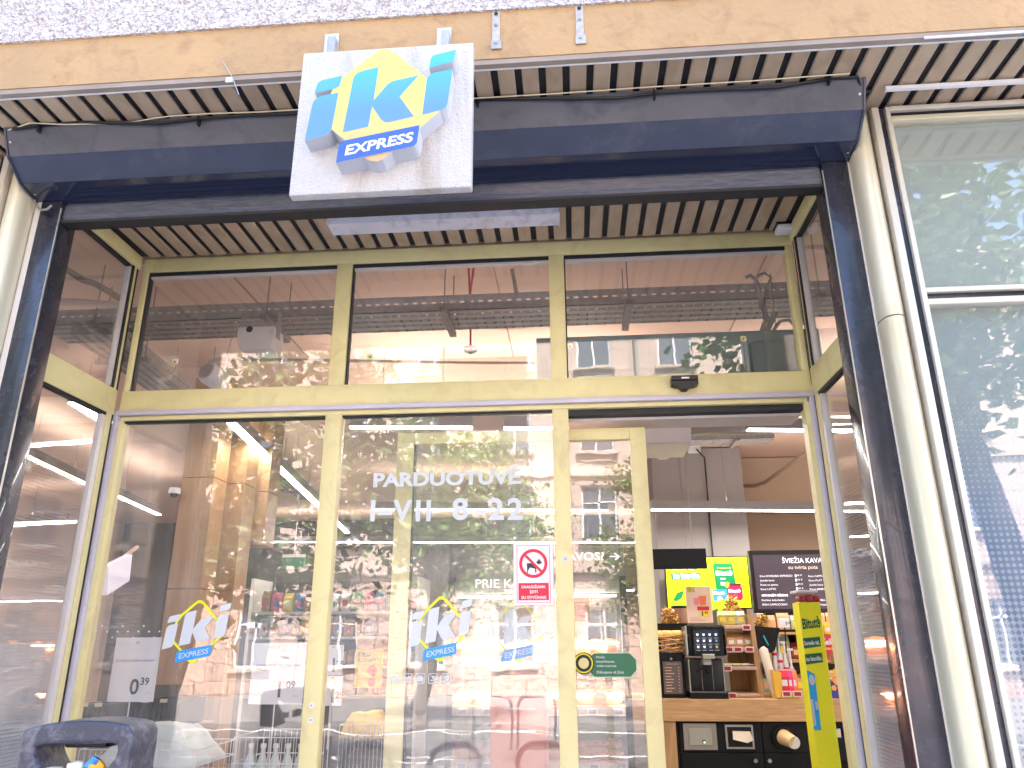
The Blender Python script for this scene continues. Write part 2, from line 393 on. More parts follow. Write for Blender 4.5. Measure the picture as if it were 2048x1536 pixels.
# pilasters: rounded cream aluminium covers beside the shutter
def pilaster(x0, x1):
    b = MB(); n = 12; pts = []
    for i in range(n+1):
        t = i/n; a = math.pi*t; pts.append((x0+(x1-x0)*(1-math.cos(a))/2, YW+.05-.045*math.sin(a)**.8, 0))
    pts += [(x1, YW+.2, 0), (x0, YW+.2, 0)]
    b.prism(pts, (0, 0, 2.47), CREAM); b.prism([(p[0], p[1], 2.474) for p in pts], (0, 0, ZS_O-2.474), CREAM)
    return b.build('pilaster', bld, smooth=True)
pilaster(.900, .962); pilaster(-1.855, -1.792)
# interior shell
ZC = 3.6
b = MB(); b.box((-7.2, 2.76, ZC), (7.2, 5.35, ZC+.02), TAN); b.box((-7.2, 5.35, ZC-.15), (7.2, 15.2, ZC+.018), TAN)
for x in (-3.4, -1.9, -.4, 1.1, 2.6): b.box((x, 2.9, ZC-.006), (x+.006, 5.34, ZC-.001), STEELD)
b.box((-7.2, 2.2, 3.45), (XL-.06, 2.759, 3.47), TAN); b.box((XR+.1, 2.2, 3.45), (7.2, 2.759, 3.47), TAN); b.box((-7.2, 2.07, 3.15), (XL-.06, 2.2, 3.62), TAN); b.box((XR+.1, 2.07, 3.15), (7.2, 2.2, 3.62), TAN); b.box((XL-.05, 2.76, 3.14), (XR+.09, 2.8, ZC), TAN)
b.build('ceiling', bld)
b = MB(); b.box((-7.2, 15.2, 0), (7.2, 15.3, ZC), PLAIN); b.build('back_wall', bld)
b = MB(); b.box((-7.3, 2.3, 0), (-7.2, 15.3, ZC), TAN); b.build('side_wall', bld)
b = MB(); b.box((7.2, 2.3, 0), (7.3, 15.3, ZC), PLAIN); b.build('side_wall', bld)
b = MB(); b.box((-7.1, 11.6, 0), (c0 if 'c0' in globals() else .7, 11.7, 3.43), mat('rear_shade_dark', (.075, .068, .062), .8, var=.3, vscale=1.2)); b.build('rear_shade_sheet', bld)  # dark sheet added across the rear, standing in for the shop's unlit depth
# grey column with a plaster beam beside it, seen through the open door
c0 = PY(1307, 1000, 7.5).x; c1 = PY(1490, 1000, 7.5).x
b = MB(); b.box((c0, 7.5, 0), (c1, 8.2, ZC-.16), GREYW, .006); b.box((c0+.28, 7.495, 0), (c0+.285, 7.5, 3.4), STEELD); b.build('column', bld)
b = MB(); b.box((c1+.002, 8.0, 2.9), (6, 8.35, ZC-.16), PLAIN); b.box((c1+.002, 8.35, 2.2), (6, 8.5, 2.9), PLAIN); b.build('beam', bld)
b = MB(); b.box((-3.5, 5.2, 3.25), (c0-.2, 5.33, ZC-.002), TAN); b.build('beam', bld)

# ================================================================ GLAZED ENTRANCE
ent = thing('glazed_entrance', ((XL+XR)/2, YD, 0), 'recessed glazed shop entrance with pale gold aluminium frame', 'entrance')
b = MB()
ZB0, ZB1 = 2.462, 2.545
FD = .05
def fr(x0, x1, z0, z1, y0=YD, y1=YD+FD, m=GOLD): b.box((x0, y0, z0), (x1, y1, z1), m, .003)
fr(XL+.012, XR, 3.07, 3.128)                                        # head
fr(XL+.012, XR, ZB0, ZB1, YD-.004, YD+FD+.02)                       # transom
b.box((XL, YD-.016, 2.443), (XR, YD+FD, 2.4615), LILAC, .002)       # lilac rail under it
fr(XL+.02, XR-.02, 2.425, 2.4425)
for xa, xb in ((-.925, -.862), (-.063, -.003)):                     # mullions
    fr(xa, xb, ZB1, 3.07); fr(xa, xb, .02, 2.425)
fr(XL+.012, XL+.034, ZB1, 3.07); fr(XR-.024, XR, ZB1, 3.07)
b.box((XL, YD-.016, 0), (XL+.018, YD+FD, 2.443), LILAC, .002); b.box((XL+.018, YD, .02), (XL+.034, YD+FD, 2.425), GOLD)
b.box((XR-.016, YD-.016, 0), (XR, YD+FD, 2.443), LILAC, .002); b.box((XR-.034, YD, .02), (XR-.016, YD+FD, 2.425), GOLD)
fr(XL+.034, -.925, .0, .09); fr(-.862, -.063, 0, .06)
for z in (1.0,):                                                    # dark reveal gasket at each transom light head
    pass
for xa, xb in ((XL+.034, -.925), (-.862, -.063), (-.003, XR-.024)):
    b.box((xa, YD+.012, 3.056), (xb, YD+.045, 3.07), BLACK); b.box((xa, YD+.02, 3.046), (xb, YD+.04, 3.056), SILVER)
    b.box((xa, YD+.012, ZB1), (xa+.005, YD+.04, 3.056), BLACK)
b.box((XL+.034, YD+.012, 2.418), (-.925, YD+.04, 2.425), BLACK); b.box((-.862, YD+.012, 2.418), (-.063, YD+.04, 2.425), BLACK)
b.box((-.003, YD+.02, 2.402), (XR-.034, YD+.2, 2.4245), BLACK); b.box((-.003, YD+.06, 2.392), (XR-.034, YD+.19, 2.4018), SILVER)  # door track
b.build('door_frame', ent, smooth=True)
# return sides
for nm, x, sg in (('left', XL, 1), ('right', XR, -1)):
    b = MB(); e = .03*sg
    b.box((x-e, 2.205, 3.07), (x+.012*sg, YD-.018, 3.128), GOLD, .003)
    b.box((x-e, 2.205, 2.443), (x+.004*sg, YD-.018, ZB1), GOLD, .003)
    b.box((x-e, YD-.05, 2.545), (x+.002*sg, YD-.03, 3.07), GOLD); b.box((x-e*.8, YD-.062, 2.545), (x+.006*sg, YD-.05, 3.07), BLACK)
    b.box((x-e, YD-.03, 0), (x+.002*sg, YD-.018, 3.07), BLACK)
    b.box((x-e, YD-.06, 0), (x+.003*sg, YD-.03, 2.443), GOLD); b.box((x-e*.6, YD-.085, 0), (x, YD-.0605, 2.43), SILVER)
    b.box((x-e*.6, YD-.075, 2.55), (x, YD-.0625, 3.065), SILVER)
    b.box((x-e*.6, 2.215, 2.43), (x, YD-.06, 2.4428), BLACK); b.box((x-e*.6, 2.215, 3.058), (x, YD-.06, 3.0698), BLACK)
    b.box((x-e, 2.2, 0), (x, 2.215, 3.07), SILVER)
    b.build('side_frame', ent, smooth=True)
def pane(x0, x1, z0, z1, y, g, parent, name='glass_pane', th=.006):
    b = MB(); b.box((x0, y, z0), (x1, y+th, z1), g); return b.build(name, parent)
def spane(x, y0, y1, z0, z1, g, parent, name='glass_pane'):
    b = MB(); b.box((x-.003, y0, z0), (x+.003, y1, z1), g); return b.build(name, parent)
pane(XL+.034, -.925, ZB1, 3.056, YD+.022, GLASS2, ent); pane(-.862, -.063, ZB1, 3.056, YD+.022, GLASS2, ent); pane(-.003, XR-.024, ZB1, 3.056, YD+.022, GLASS2, ent)
pane(XL+.034, -.925, .09, 2.418, YD+.022, GLASS, ent); pane(-.862, -.063, .06, 2.418, YD+.022, GLASS, ent)
HT = halftone('halftone_film', 2.32, 1.1, .0115, 'Y')
for x, s_ in ((XL-.014, -1), (XR+.014, 1)):
    spane(x, 2.215, YD-.06, 2.545, 3.058, GLASS2, ent); spane(x, 2.215, YD-.06, .06, 2.43, GLASS2, ent)
    b = MB(); xx = x+s_*.0045; b.box((xx, 2.216, .06), (xx+s_*.0006, YD-.09, 2.42), HT); b.build('dotted_film', ent)
# small brass locking tabs of the transom lights
b = MB()
for u, v in ((740, 713), (350, 723), (1140, 692), (1487, 677)):
    p = PY(u, v, YD+.03); b.box((p.x-.011, YD+.029, p.z-.011), (p.x+.011, YD+.036, p.z+.011), GOLD, .002); b.disc((p.x, YD+.0285, p.z-.002), .004, BLACK); b.mark()
b.build('locking_tab', ent)

# ---- vinyl on the glass
SG = [  # brand mark traced in units of the hanging sign
 ('dot', [(565,383),(540,475),(525,500),(490,520),(265,570),(290,490),(305,460),(340,435)]),
 ('stem', [(523,565),(450,950),(430,985),(380,1025),(158,1085),(240,700),(255,660),(290,625),(340,600)]),
 ('k', [(957,290),(900,650),(1050,480),(1090,450),(1140,435),(1390,378),(1180,610),(1335,822),(1060,885),(1020,883),(980,855),(885,712),(842,932),(568,993),(680,420),(695,385),(730,352),(790,330)]),
 ('dot2', [(1787,105),(1768,210),(1745,235),(1500,298),(1520,195),(1545,165)]),
 ('stem2', [(1752,313),(1697,680),(1680,720),(1640,750),(1425,805),(1475,420),(1500,385),(1550,350)]),
]
BAN = [(1398,922),(1370,1110),(1345,1140),(1310,1155),(498,1328),(525,1160),(545,1120),(600,1085)]
DIA = [(900,150),(960,108),(1025,95),(1075,105),(1120,130),(1475,410),(1560,480),(1640,560),(1665,650),(1640,740),(1400,950),(1080,1215),(1000,1290),(930,1308),(860,1298),(800,1265),(600,1085),(450,965),(370,890),(340,800),(370,700),(480,500),(565,400)]
SY = 1.55
def sgp(p, y=SY): return PY(580+p[0]/5.389, 80+p[1]/5.389, y)
_c = sgp((950, 700))
def local(p): q = sgp(p)-_c; return (q.x, q.z)
def decal_logo(name, u0, v0, u1, v1, y, parent, faint=False):
    """brand mark as cut vinyl: letters, outlined diamond, banner"""
    A = local((158, 700)); B = local((1787, 700)); T = local((1025, 95)); Bt = local((930, 1308))
    p0 = PY(u0, (v0+v1)/2, y); p1 = PY(u1, (v0+v1)/2, y); q0 = PY((u0+u1)/2, v0, y); q1 = PY((u0+u1)/2, v1, y)
    sx = (p1.x-p0.x)/(B[0]-A[0]); sz = (q0.z-q1.z)/(T[1]-Bt[1]); cx = p0.x-A[0]*sx; cz = q1.z-Bt[1]*sz
    def W(p, dy=0): l = local(p); return Vector((cx+l[0]*sx, y-dy, cz+l[1]*sz))
    b = MB()
    C = Vector((sum(W(p).x for p in DIA)/len(DIA), y, sum(W(p).z for p in DIA)/len(DIA)))
    out = [W(p) for p in DIA]; inn = [C+(W(p)-C)*.9 for p in DIA]; n = len(DIA)
    b.add(out+inn, [(i, (i+1) % n, n+(i+1) % n, n+i) for i in range(n)], VYEL)
    for _, pl in SG: b.prism([W(p, .0008) for p in pl], (0, .0004, 0), VINYL)
    b.prism([W(p, .0012) for p in BAN], (0, .0004, 0), VBLU)
    a = W((600, 1245), .0018); r = W((1320, 1100), .0018)-a
    b.text('EXPRESS', a, VINYL, W((600, 1135)).z-W((600, 1245)).z, right=r, fitw=r.length, bold=.01)
    return b.build(name, parent)
yf = YD+.0215
decal_logo('logo_sticker', 325, 1200, 458, 1326, yf, ent)
decal_logo('logo_sticker', 816, 1192, 945, 1323, yf, ent)
b = MB()
def lettering(b, t, u0, u1, vb, vt, y, m, bold=0, vb1=None, **k):
    p = PY(u0, vb, y); q = PY(u1, vb1 if vb1 else vb, y); h = PY(u0, vt, y).z-p.z
    b.text(t, p, m, h, right=(q-p), fitw=(q-p).length, bold=bold, **k)
lettering(b, 'PARDUOTUVĖ', 746, 1042, 973, 946, yf, VINYL, .04, 966)
b.mark()
for ch, ua, ub in (('I', 740, 749), ('–', 755, 783), ('V', 785, 823), ('I', 831, 840), ('I', 852, 861)): lettering(b, ch, ua, ub, 1041, 999, yf, VINYL, .03)
b.mark()
for ch, ua, ub in (('8', 904, 936), ('–', 948, 974), ('2', 976, 1008), ('2', 1015, 1046)): lettering(b, ch, ua, ub, 1038, 995, yf, VINYL, .03)
b.build('opening_hours', ent)
b = MB()
for i in range(5):                                                  # no-ball / dog / camera / smoking / ice-cream pictograms
    p = PY(788+26.2*i, 1357, yf); s = .0165
    for a0, a1, c0_, c1_ in ((-s, s, s-.002, s), (-s, s, -s, -s+.002), (-s, -s+.002, -s, s), (s-.002, s, -s, s)):
        b.box((p.x+a0, yf-.0004, p.z+c0_), (p.x+a1, yf, p.z+c1_), VINYL)
    if i == 0: b.disc((p.x, yf-.0004, p.z), .010, VINYL, r0=.003)
    if i == 1: b.box((p.x-.009, yf-.0004, p.z-.003), (p.x+.006, yf, p.z+.004), VINYL); b.box((p.x+.004, yf-.0006, p.z), (p.x+.011, yf, p.z+.007), VINYL); b.box((p.x-.008, yf-.0006, p.z-.010), (p.x-.005, yf, p.z), VINYL); b.box((p.x+.001, yf-.0006, p.z-.010), (p.x+.004, yf, p.z), VINYL)
    if i == 2: b.box((p.x-.011, yf-.0004, p.z-.008), (p.x+.011, yf, p.z+.005), VINYL); b.box((p.x-.004, yf-.0004, p.z+.005), (p.x+.005, yf, p.z+.009), VINYL)
    if i == 3: b.box((p.x-.01, yf-.0004, p.z-.008), (p.x+.01, yf, p.z-.004), VINYL); b.disc((p.x, yf-.0004, p.z+.004), .005, VINYL)
    if i == 4: b.disc((p.x+.002, yf-.0004, p.z+.004), .007, VINYL); b.add([(p.x-.006, yf-.0004, p.z+.001), (p.x+.004, yf-.0004, p.z-.002), (p.x-.008, yf-.0004, p.z-.012)], [(0, 2, 1)], VINYL)
    b.add([(p.x-.014, yf-.001, p.z+.015), (p.x-.012, yf-.001, p.z+.015), (p.x+.014, yf-.001, p.z-.015), (p.x+.012, yf-.001, p.z-.015)], [(0, 3, 2, 1)], VINYL); b.mark()
b.build('pictogram_sticker', ent)
b = MB()
for (ua, ub) in ((172, 322), (470, 612), (655, 812), (965, 1104)):  # row of small diamonds at eye height
    u = ua
    k = 0
    while u < ub:
        dv = (0, 12, 0, -11)[k % 4] if k % 2 else 0
        p = PY(u, 1263+dv, yf); s = .0038
        b.prism([(p.x-s, yf, p.z), (p.x, yf, p.z-s), (p.x+s, yf, p.z), (p.x, yf, p.z+s)], (0, -.0004, 0), VINYL)
        u += 10.5; k += 1
    b.mark()
b.build('diamond_dots', ent)
# small round and shield stickers on the mullions
b = MB()
for u, v, r_, m_ in ((623, 1411, .010, WHITE), (621, 1440, .010, WHITE), (1131, 1118, .012, VINYL)):
    p = PY(u, v, YD); b.disc((p.x, YD-.0012, p.z), r_, m_, seg=7); b.box((p.x-.004, YD-.0016, p.z-.003), (p.x+.004, YD-.0013, p.z+.003), INKB); b.mark()
b.build('small_sticker', ent)
# no-dogs notice
nd = thing('prohibition_notice', PY(1068, 1208, YD+.02), 'white and red no dogs notice stuck on the middle glass door panel', 'notice')
y = YD+.0195; a = PY(1027, 1088, y); c = PY(1108, 1209, y)
b = MB(); b.box((a.x, y-.001, c.z), (c.x, y, a.z), mat('notice_white', (.72, .72, .78), .4)); b.build('board', nd)
b = MB(); W_ = c.x-a.x; H_ = a.z-c.z
def nq(u, v): return Vector((a.x+W_*u, y-.0016, a.z-H_*v))
for u0, v0, u1, v1 in ((.08, .028, .92, .036), (.08, .965, .92, .972), (.08, .028, .094, .972), (.906, .028, .92, .972)):
    b.box(nq(u0, v0), nq(u1, v1)+Vector((0, .0004, 0)), RED)
b.box(nq(.12, .65), nq(.88, .93)+Vector((0, .0004, 0)), RED)
cc = nq(.5, .33); R_ = W_*.36; b.disc(cc, R_, RED, r0=R_*.78, seg=48)
cs_ = math.cos(rad(45)); sn_ = cs_; w2 = R_*.09; L2 = R_*.85; d1 = Vector((cs_, 0, -sn_)); d2 = Vector((sn_, 0, cs_)); cq = cc-Vector((0, .0009, 0))
b.add([cq-d1*L2-d2*w2, cq+d1*L2-d2*w2, cq+d1*L2+d2*w2, cq-d1*L2+d2*w2], [(0, 1, 2, 3)], RED)
b.build('red_print', nd)
b = MB(); dog = [(475,460),(485,520),(510,515),(660,515),(735,595),(720,620),(698,640),(700,725),(672,725),(668,640),(555,612),(505,680),(498,735),(475,735),(485,650)]
head = [(765,410),(790,455),(835,515),(800,530),(765,535),(750,552),(695,495),(745,450)]
def np_(p): return nq((p[0]-170)/920, (p[1]-80)/1340)-Vector((0, .0003, 0))
b.prism([np_(p) for p in dog], (0, .0003, 0), INK); b.prism([np_(p) for p in head], (0, .0003, 0), INK); b.build('dog_silhouette', nd)
b = MB()
for i, t in enumerate(('DRAUDŽIAMA', 'ĮEITI', 'SU GYVŪNAIS')):
    b.text(t, nq(.5, (.735, .815, .905)[i])-Vector((0, .0008, 0)), WHITE, H_*.045, bold=.03, align='C', fitw=W_*(.6, .2, .62)[i])
b.build('lettering', nd)

# ---- sliding leaf, pushed half open behind the middle panel
YL = YD+.085
sdr = thing('sliding_door', (-.19, YL, 0), 'gold framed sliding glass door leaf pushed half open behind the middle panel', 'door')
b = MB(); LX0 = PY(795, 880, YL).x; LX1 = PY(1288, 830, YL).x
b.box((LX0, YL, 0.02), (LX0+.065, YL+.04, 2.37), GOLD, .003); b.box((LX1-.058, YL, .02), (LX1, YL+.04, 2.37), GOLD, .003)
b.box((LX0+.065, YL, 2.325), (LX1-.058, YL+.04, 2.37), GOLD, .003); b.box((LX0+.065, YL, .02), (LX1-.058, YL+.04, .12), GOLD, .003)
b.box((LX0+.065, YL+.008, .12), (LX0+.072, YL+.03, 2.325), BLACK)
b.build('door_frame', sdr, smooth=True)
pane(LX0+.066, LX1-.059, .121, 2.324, YL+.015, GLASS2, sdr)
decal_logo('logo_sticker', 972, 1196, 1098, 1325, YL+.014, sdr)
b = MB(); p = PY(1225, 1325, YL+.013); ww = .085; hh = .04
oc = [(-ww*.75, hh), (ww*.75, hh), (ww, hh*.45), (ww, -hh*.45), (ww*.75, -hh), (-ww*.75, -hh), (-ww, -hh*.45), (-ww, hh*.45)]
p = PY(1224, 1330, YL+.012)
b.prism([(p.x+q[0], p.y, p.z+q[1]) for q in oc], (0, .0006, 0), mat('pale_mint', (.45, .6, .4), .5))
b.prism([(p.x+q[0]*.97, p.y-.0006, p.z+q[1]*.94) for q in oc], (0, .0004, 0), GRN)
for i, t in enumerate(('Pirkėjų', 'kokybiškiausias', 'tinklas Lietuvoje', 'Dėkojame už Jūsų')):
    b.text(t, (p.x-ww*.62, p.y-.0014, p.z+hh*(.55-.35*i-(.18 if i == 3 else 0))), VINYL, .0075 if i < 3 else .009, bold=.01)
b.disc((p.x-ww-.012, p.y-.002, p.z+.006), .036, BLK); b.disc((p.x-ww-.012, p.y-.0026, p.z+.006), .032, VYEL, r0=.028); b.disc((p.x-ww-.012, p.y-.0026, p.z+.006), .018, GOLD)
b.build('quality_sticker', sdr)

# ---- door radar above the opening, motion sensor on the soffit
p = PY(1367, 768, YD-.01)
ds = thing('door_sensor', (p.x, YD-.005, p.z), 'black moulded sensor on the gold transom above the open doorway', 'sensor')
b = MB(); out = [(-.047, .020), (.047, .020), (.049, -.012), (.036, -.017), (.022, -.018), (.008, -.030), (-.010, -.030), (-.022, -.018), (-.036, -.016), (-.048, -.010)]
b.prism([(p.x+q[0], YD-.045, p.z+q[1]) for q in out], (0, .038, 0), BLK); b.box((p.x-.048, YD-.052, p.z+.002), (p.x+.048, YD-.046, p.z+.02), BLK, .002)
b.build('housing', ds)
b = MB(); b.box((p.x-.012, YD-.0535, p.z+.007), (p.x+.016, YD-.052, p.z+.0125), PAPER); b.build('label_plate', ds)
p = PZ(1571, 462, 3.105)
ms = thing('motion_sensor', (p.x, p.y, ZS_I), 'small white plastic sensor box under the right end of the slatted soffit', 'sensor')
b = MB(); b.box((p.x-.036, p.y-.028, 3.099), (p.x+.036, p.y+.028, 3.124), WHITE, .008); b.build('cover', ms, smooth=True)
b = MB(); b.box((p.x-.038, p.y-.03, 3.124), (p.x+.038, p.y+.03, 3.1295), BLK); b.build('base', ms)

# ---- batten lamp under the soffit
la = PZ(668, 472, 3.045); lb = PZ(1118, 453, 3.045)
lt = thing('batten_lamp', ((la.x+lb.x)/2, la.y, ZS_I), 'dusty white unlit batten lamp under the slatted soffit behind the shutter rail', 'lamp')
b = MB(); yc = la.y-.03; x0, x1 = la.x, lb.x
LW = mat('lamp_white', (.60, .59, .66), .5, var=.1, vscale=5, dirt=((.2, .2, .22), .6, 25, 1))
prof = [(yc-.052, 3.129), (yc-.056, 3.082), (yc-.04, 3.052), (yc+.028, 3.046), (yc+.05, 3.075), (yc+.05, 3.129)]
b.prism([(x0, p_[0], p_[1]) for p_ in prof], (x1-x0, 0, 0), LW); b.build('housing', lt)
b = MB(); b.box((x0-.004, yc-.057, 3.05), (x0, yc+.05, 3.129), LW); b.mark(); b.box((x1, yc-.057, 3.05), (x1+.004, yc+.05, 3.129), LW); b.build('end_cap', lt)

# ================================================================ ROLLER SHUTTER
rs = thing('roller_shutter', (-.43, 2.1, 0), 'dark blue roller shutter rolled up into a scuffed angular box over the entrance', 'roller shutter')
bxl, bxr = PY(20, 320, 1.955).x+.005, PY(1724, 212, 1.955).x-.004
prof = [(1.905, 3.178), (1.945, 3.098), (2.018, 3.045), (2.11, 3.03), (2.2, 3.03), (2.2, 3.178)]
b = MB(); PALENAVY = mat('pale_navy', (.10, .10, .125), .6, 0, var=.35, vscale=5, dirt=((.025, .03, .06), .7, 9, 1)); b.prism([(bxl+.001, y_, z_) for y_, z_ in ((1.905, 3.178), (1.9035, 3.178), (1.9435, 3.0975), (1.945, 3.098))], (bxr-bxl-.002, 0, 0), PALENAVY); b.build('pale_front_face', rs)  # upper front face in a paler navy with darker blotches
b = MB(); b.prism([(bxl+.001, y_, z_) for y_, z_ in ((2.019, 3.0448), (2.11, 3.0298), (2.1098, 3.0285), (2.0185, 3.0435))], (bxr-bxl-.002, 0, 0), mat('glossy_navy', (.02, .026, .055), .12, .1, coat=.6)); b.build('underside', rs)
b = MB(); b.prism([(bxl, p_[0], p_[1]) for p_ in prof], (bxr-bxl, 0, 0), NAVY); b.build('shutter_box', rs)
for xs in (bxl-.006, bxr+.0):
    b = MB(); b.prism([(xs, p_[0]-.004 if i < 4 else p_[0], p_[1]-.004 if 0 < i < 5 else p_[1]) for i, p_ in enumerate(prof)], (.006, 0, 0), NAVY); b.build('end_plate', rs)
b = MB()
for (u, v) in ((22, 309), (56, 391), (1714, 193), (1699, 300)):
    p = PY(u, v, 1.95 if v < 310 else 2.06); 
for x in (bxl+.012, bxr-.012):
    b.lathe([(.004, 0), (.004, .003), (.002, .005)], (x, 1.922, 3.135), WHITE, 10, 'Y'); b.mark(); b.lathe([(.004, 0), (.004, .003), (.002, .005)], (x, 2.07, 3.035), WHITE, 10); b.mark()
b.build('rivet', rs)
gl0, gl1 = -1.765, -1.692; gr0, gr1 = .815, .893
z0r = PY(900, 425, 2.13).z
b = MB(); zz = [2.955, 2.972, 2.98, 2.992, 2.999, 3.012, 3.02, 3.028]
prof = [(2.118, 2.958), (2.110, 2.975), (2.116, 2.979), (2.113, 2.996), (2.119, 3.0), (2.116, 3.016), (2.122, 3.02), (2.122, 3.028), (2.16, 3.028), (2.16, 2.958)]
RAILM = wood('rail_steel', (.020, .028, .06), (.075, .08, .115), (2.2, 4, 26), .35)
b.prism([(gl1+.002, p_[0], p_[1]) for p_ in prof], (gr0-gl1-.004, 0, 0), RAILM); b.box((gl1+.002, 2.112, 2.948), (gr0-.002, 2.162, 2.958), BLACK)
b.build('bottom_rail', rs)
for a_, c_ in ((gl0, gl1), (gr0, gr1)):
    b = MB(); b.box((a_, 2.1, 0), (c_, 2.19, 3.029), NAVY2, .004)
    xi = c_ if a_ < 0 else a_
    b.box((xi-.0015, 2.101, 0), (xi+.0015, 2.106, 3.0), SATIN); b.build('guide_rail', rs, smooth=True)
for a_, c_ in ((-1.789, -1.768), (.895, .906)):
    b = MB(); b.box((a_, 2.105, 0), (c_, 2.15, 3.05), SILVER, .002); b.build('edge_strip', rs)
# cable sagging along the box top, tied with clips
cb_ = thing('black_cable', (-.43, 1.93, 3.16), 'sagging black cable clipped along the top of the dark blue shutter box', 'cable')
pts = []
us = [25, 90, 160, 260, 330, 395, 470, 590, 760, 960, 1060, 1160, 1240, 1310, 1400, 1480, 1560, 1660, 1715]
vs_ = [264, 256, 250, 253, 252, 244, 238, 233, 222, 205, 203, 203, 202, 192, 187, 184, 180, 163, 160]
for u, v in zip(us, vs_): pts.append(PY(u, v-6, 1.898))
pts += [PY(1725, 185, 1.93), PY(1745, 180, 1.99), PY(1768, 184, 2.0)]
b = MB(); b.tube(pts, .005, BLK, 8); b.build('cable', cb_, smooth=True)
b = MB()
for u, v in ((78, 257), (397, 243), (955, 204), (1308, 190), (1657, 160)):
    p = PY(u, v-6, 1.895); b.box((p.x-.003, p.y-.004, p.z-.022), (p.x+.003, p.y+.012, p.z+.007), BLK); b.mark()
b.build('cable_clip', cb_)
wc = thing('white_cable', (0, 1.78, 3.16), 'white cable and trunking running along under the ochre fascia edge', 'cable')
b = MB()
pa = [PY(u, v, FY+.015) for u, v in ((-150, 200), (0, 181), (250, 163), (450, 150), (560, 147), (700, 140), (950, 118), (1020, 122), (1100, 118), (1200, 103), (1350, 92), (1500, 85), (1690, 75), (1702, 78))]
b.tube(pa, .0045, WHITE, 8); b.build('cable', wc, smooth=True)
b = MB()
p0 = PZ(1770, 176, 3.172); p1 = PZ(2300, 150, 3.172); b.box((p0.x, p0.y-.006, 3.162), (p1.x, p0.y+.006, 3.174), WHITE)
p0 = PY(1838, 66, FY+.02); b.box((p0.x, FY-.002, ZS_O-.010), (3, FY+.0025, ZS_O-.004), WHITE); b.build('trunking', wc)
b = MB()
b.tube([PY(445, 122, FY-.004), PY(455, 138, FY-.006), PY(466, 158, FY-.008), PY(478, 190, FY-.01)], .0015, STEEL, 6); b.box(PY(452, 155, FY), PY(464, 163, FY)+Vector((0, .004, 0)), WHITE)
b.build('wire_end', wc)
th = thing('thin_cable', (-.4, 1.93, 3.175), 'thin pale cable looping along the soffit just above the shutter box', 'cable')
pp = []
for u, v in ((12, 262), (60, 246), (130, 249), (250, 247), (310, 236), (345, 232), (420, 227), (520, 224), (600, 219), (960, 196), (1100, 188), (1300, 174), (1500, 162), (1700, 147)):
    pp.append(PZ(u, v, 3.172))
b = MB(); b.tube(pp, .002, mat('pale_cable', (.6, .52, .36), .5), 6); b.build('cable', th)
lp = thing('cable_loop', PY(80, 418, 2.1), 'short grey cable loop where the shutter box meets its left guide rail', 'cable')
b = MB(); b.tube([PY(68, 398, 2.09), PY(72, 412, 2.085), PY(82, 420, 2.08), PY(94, 419, 2.08), PY(103, 411, 2.085)], .004, STEELD, 8); b.build('cable', lp, smooth=True)
# steel straps left on the fascia
for (ua, va, ub, vb_, lab) in ((985, 22, 1000, 100, 'bare steel strap screwed to the ochre fascia just right of the square sign'), (1153, 12, 1163, 90, 'bare steel strap screwed to the ochre fascia, the farther right of the two')):
    p = PY((ua+ub)/2, va, FY); q = PY((ua+ub)/2, vb_, FY)
    st = thing('steel_strap', (p.x, FY, q.z), lab, 'bracket', 'steel straps on the fascia')
    b = MB(); b.box((p.x-.011, FY-.004, q.z+.004), (p.x+.011, FY-.0005, zt-.004), mat('bare_zinc', (.5, .47, .44), .5, .3, var=.3, vscale=40)); b.box((p.x-.014, FY-.006, q.z), (p.x+.016, FY-.004, q.z+.03), STEEL); b.build('strap', st)
    b = MB()
    for f_ in (.15, .62, .9): b.lathe([(.006, 0), (.006, .002), (.003, .004)], (p.x, FY-.0062, q.z+(zt-q.z)*f_), BLACK if f_ > .7 else STEEL, 10, 'Y'); b.mark()
    b.build('screw', st)

# ================================================================ HANGING SIGN
p00 = PY(577, 388, 1.6); p11 = PY(946, 87, 1.6); ptl = PY(608, 104, 1.6)
sg = thing('shop_sign', ((p00.x+p11.x)/2, 1.62, p00.z), 'square white weathered sign panel with raised blue and yellow lettering above the entrance', 'sign')
sx0 = (p00.x+ptl.x)/2; sx1 = (PY(943, 376, 1.6).x+p11.x)/2; sz0 = (p00.z+PY(943, 376, 1.6).z)/2; sz1 = (ptl.z+p11.z)/2
b = MB(); b.box((sx0, 1.6, sz0), (sx1, 1.628, sz1), SIGNW, .003); b.build('panel', sg, smooth=True)
SIDE = mat('sign_side', (.52, .53, .58), .5, var=.1)
YELG = bpy.data.materials.new('sign_yellow'); YELG.use_nodes = True
def gradmat(m, zl, zh, cl, ch, em=0):
    n = m.node_tree; b_ = n.nodes['Principled BSDF']; b_.inputs['Roughness'].default_value = .3
    geo = n.nodes.new('ShaderNodeNewGeometry'); sp = n.nodes.new('ShaderNodeSeparateXYZ'); mr = n.nodes.new('ShaderNodeMapRange')
    n.links.new(geo.outputs['Position'], sp.inputs[0]); n.links.new(sp.outputs['Z'], mr.inputs[0]); mr.inputs[1].default_value = zl; mr.inputs[2].default_value = zh
    mx = n.nodes.new('ShaderNodeMix'); mx.data_type = 'RGBA'; mx.inputs[6].default_value = (*cl, 1); mx.inputs[7].default_value = (*ch, 1)
    n.links.new(mr.outputs[0], mx.inputs[0]); n.links.new(mx.outputs[2], b_.inputs['Base Color'])
zb_ = sgp((0, 1150)).z
gradmat(YELG, sgp((0, 1250)).z, sgp((0, 650)).z, (.62, .36, .16), (.62, .64, .14))
BLUG = bpy.data.materials.new('sign_blue'); BLUG.use_nodes = True
gradmat(BLUG, sgp((0, 800)).z, sgp((0, 300)).z, (.10, .25, .58), (.06, .42, .56))
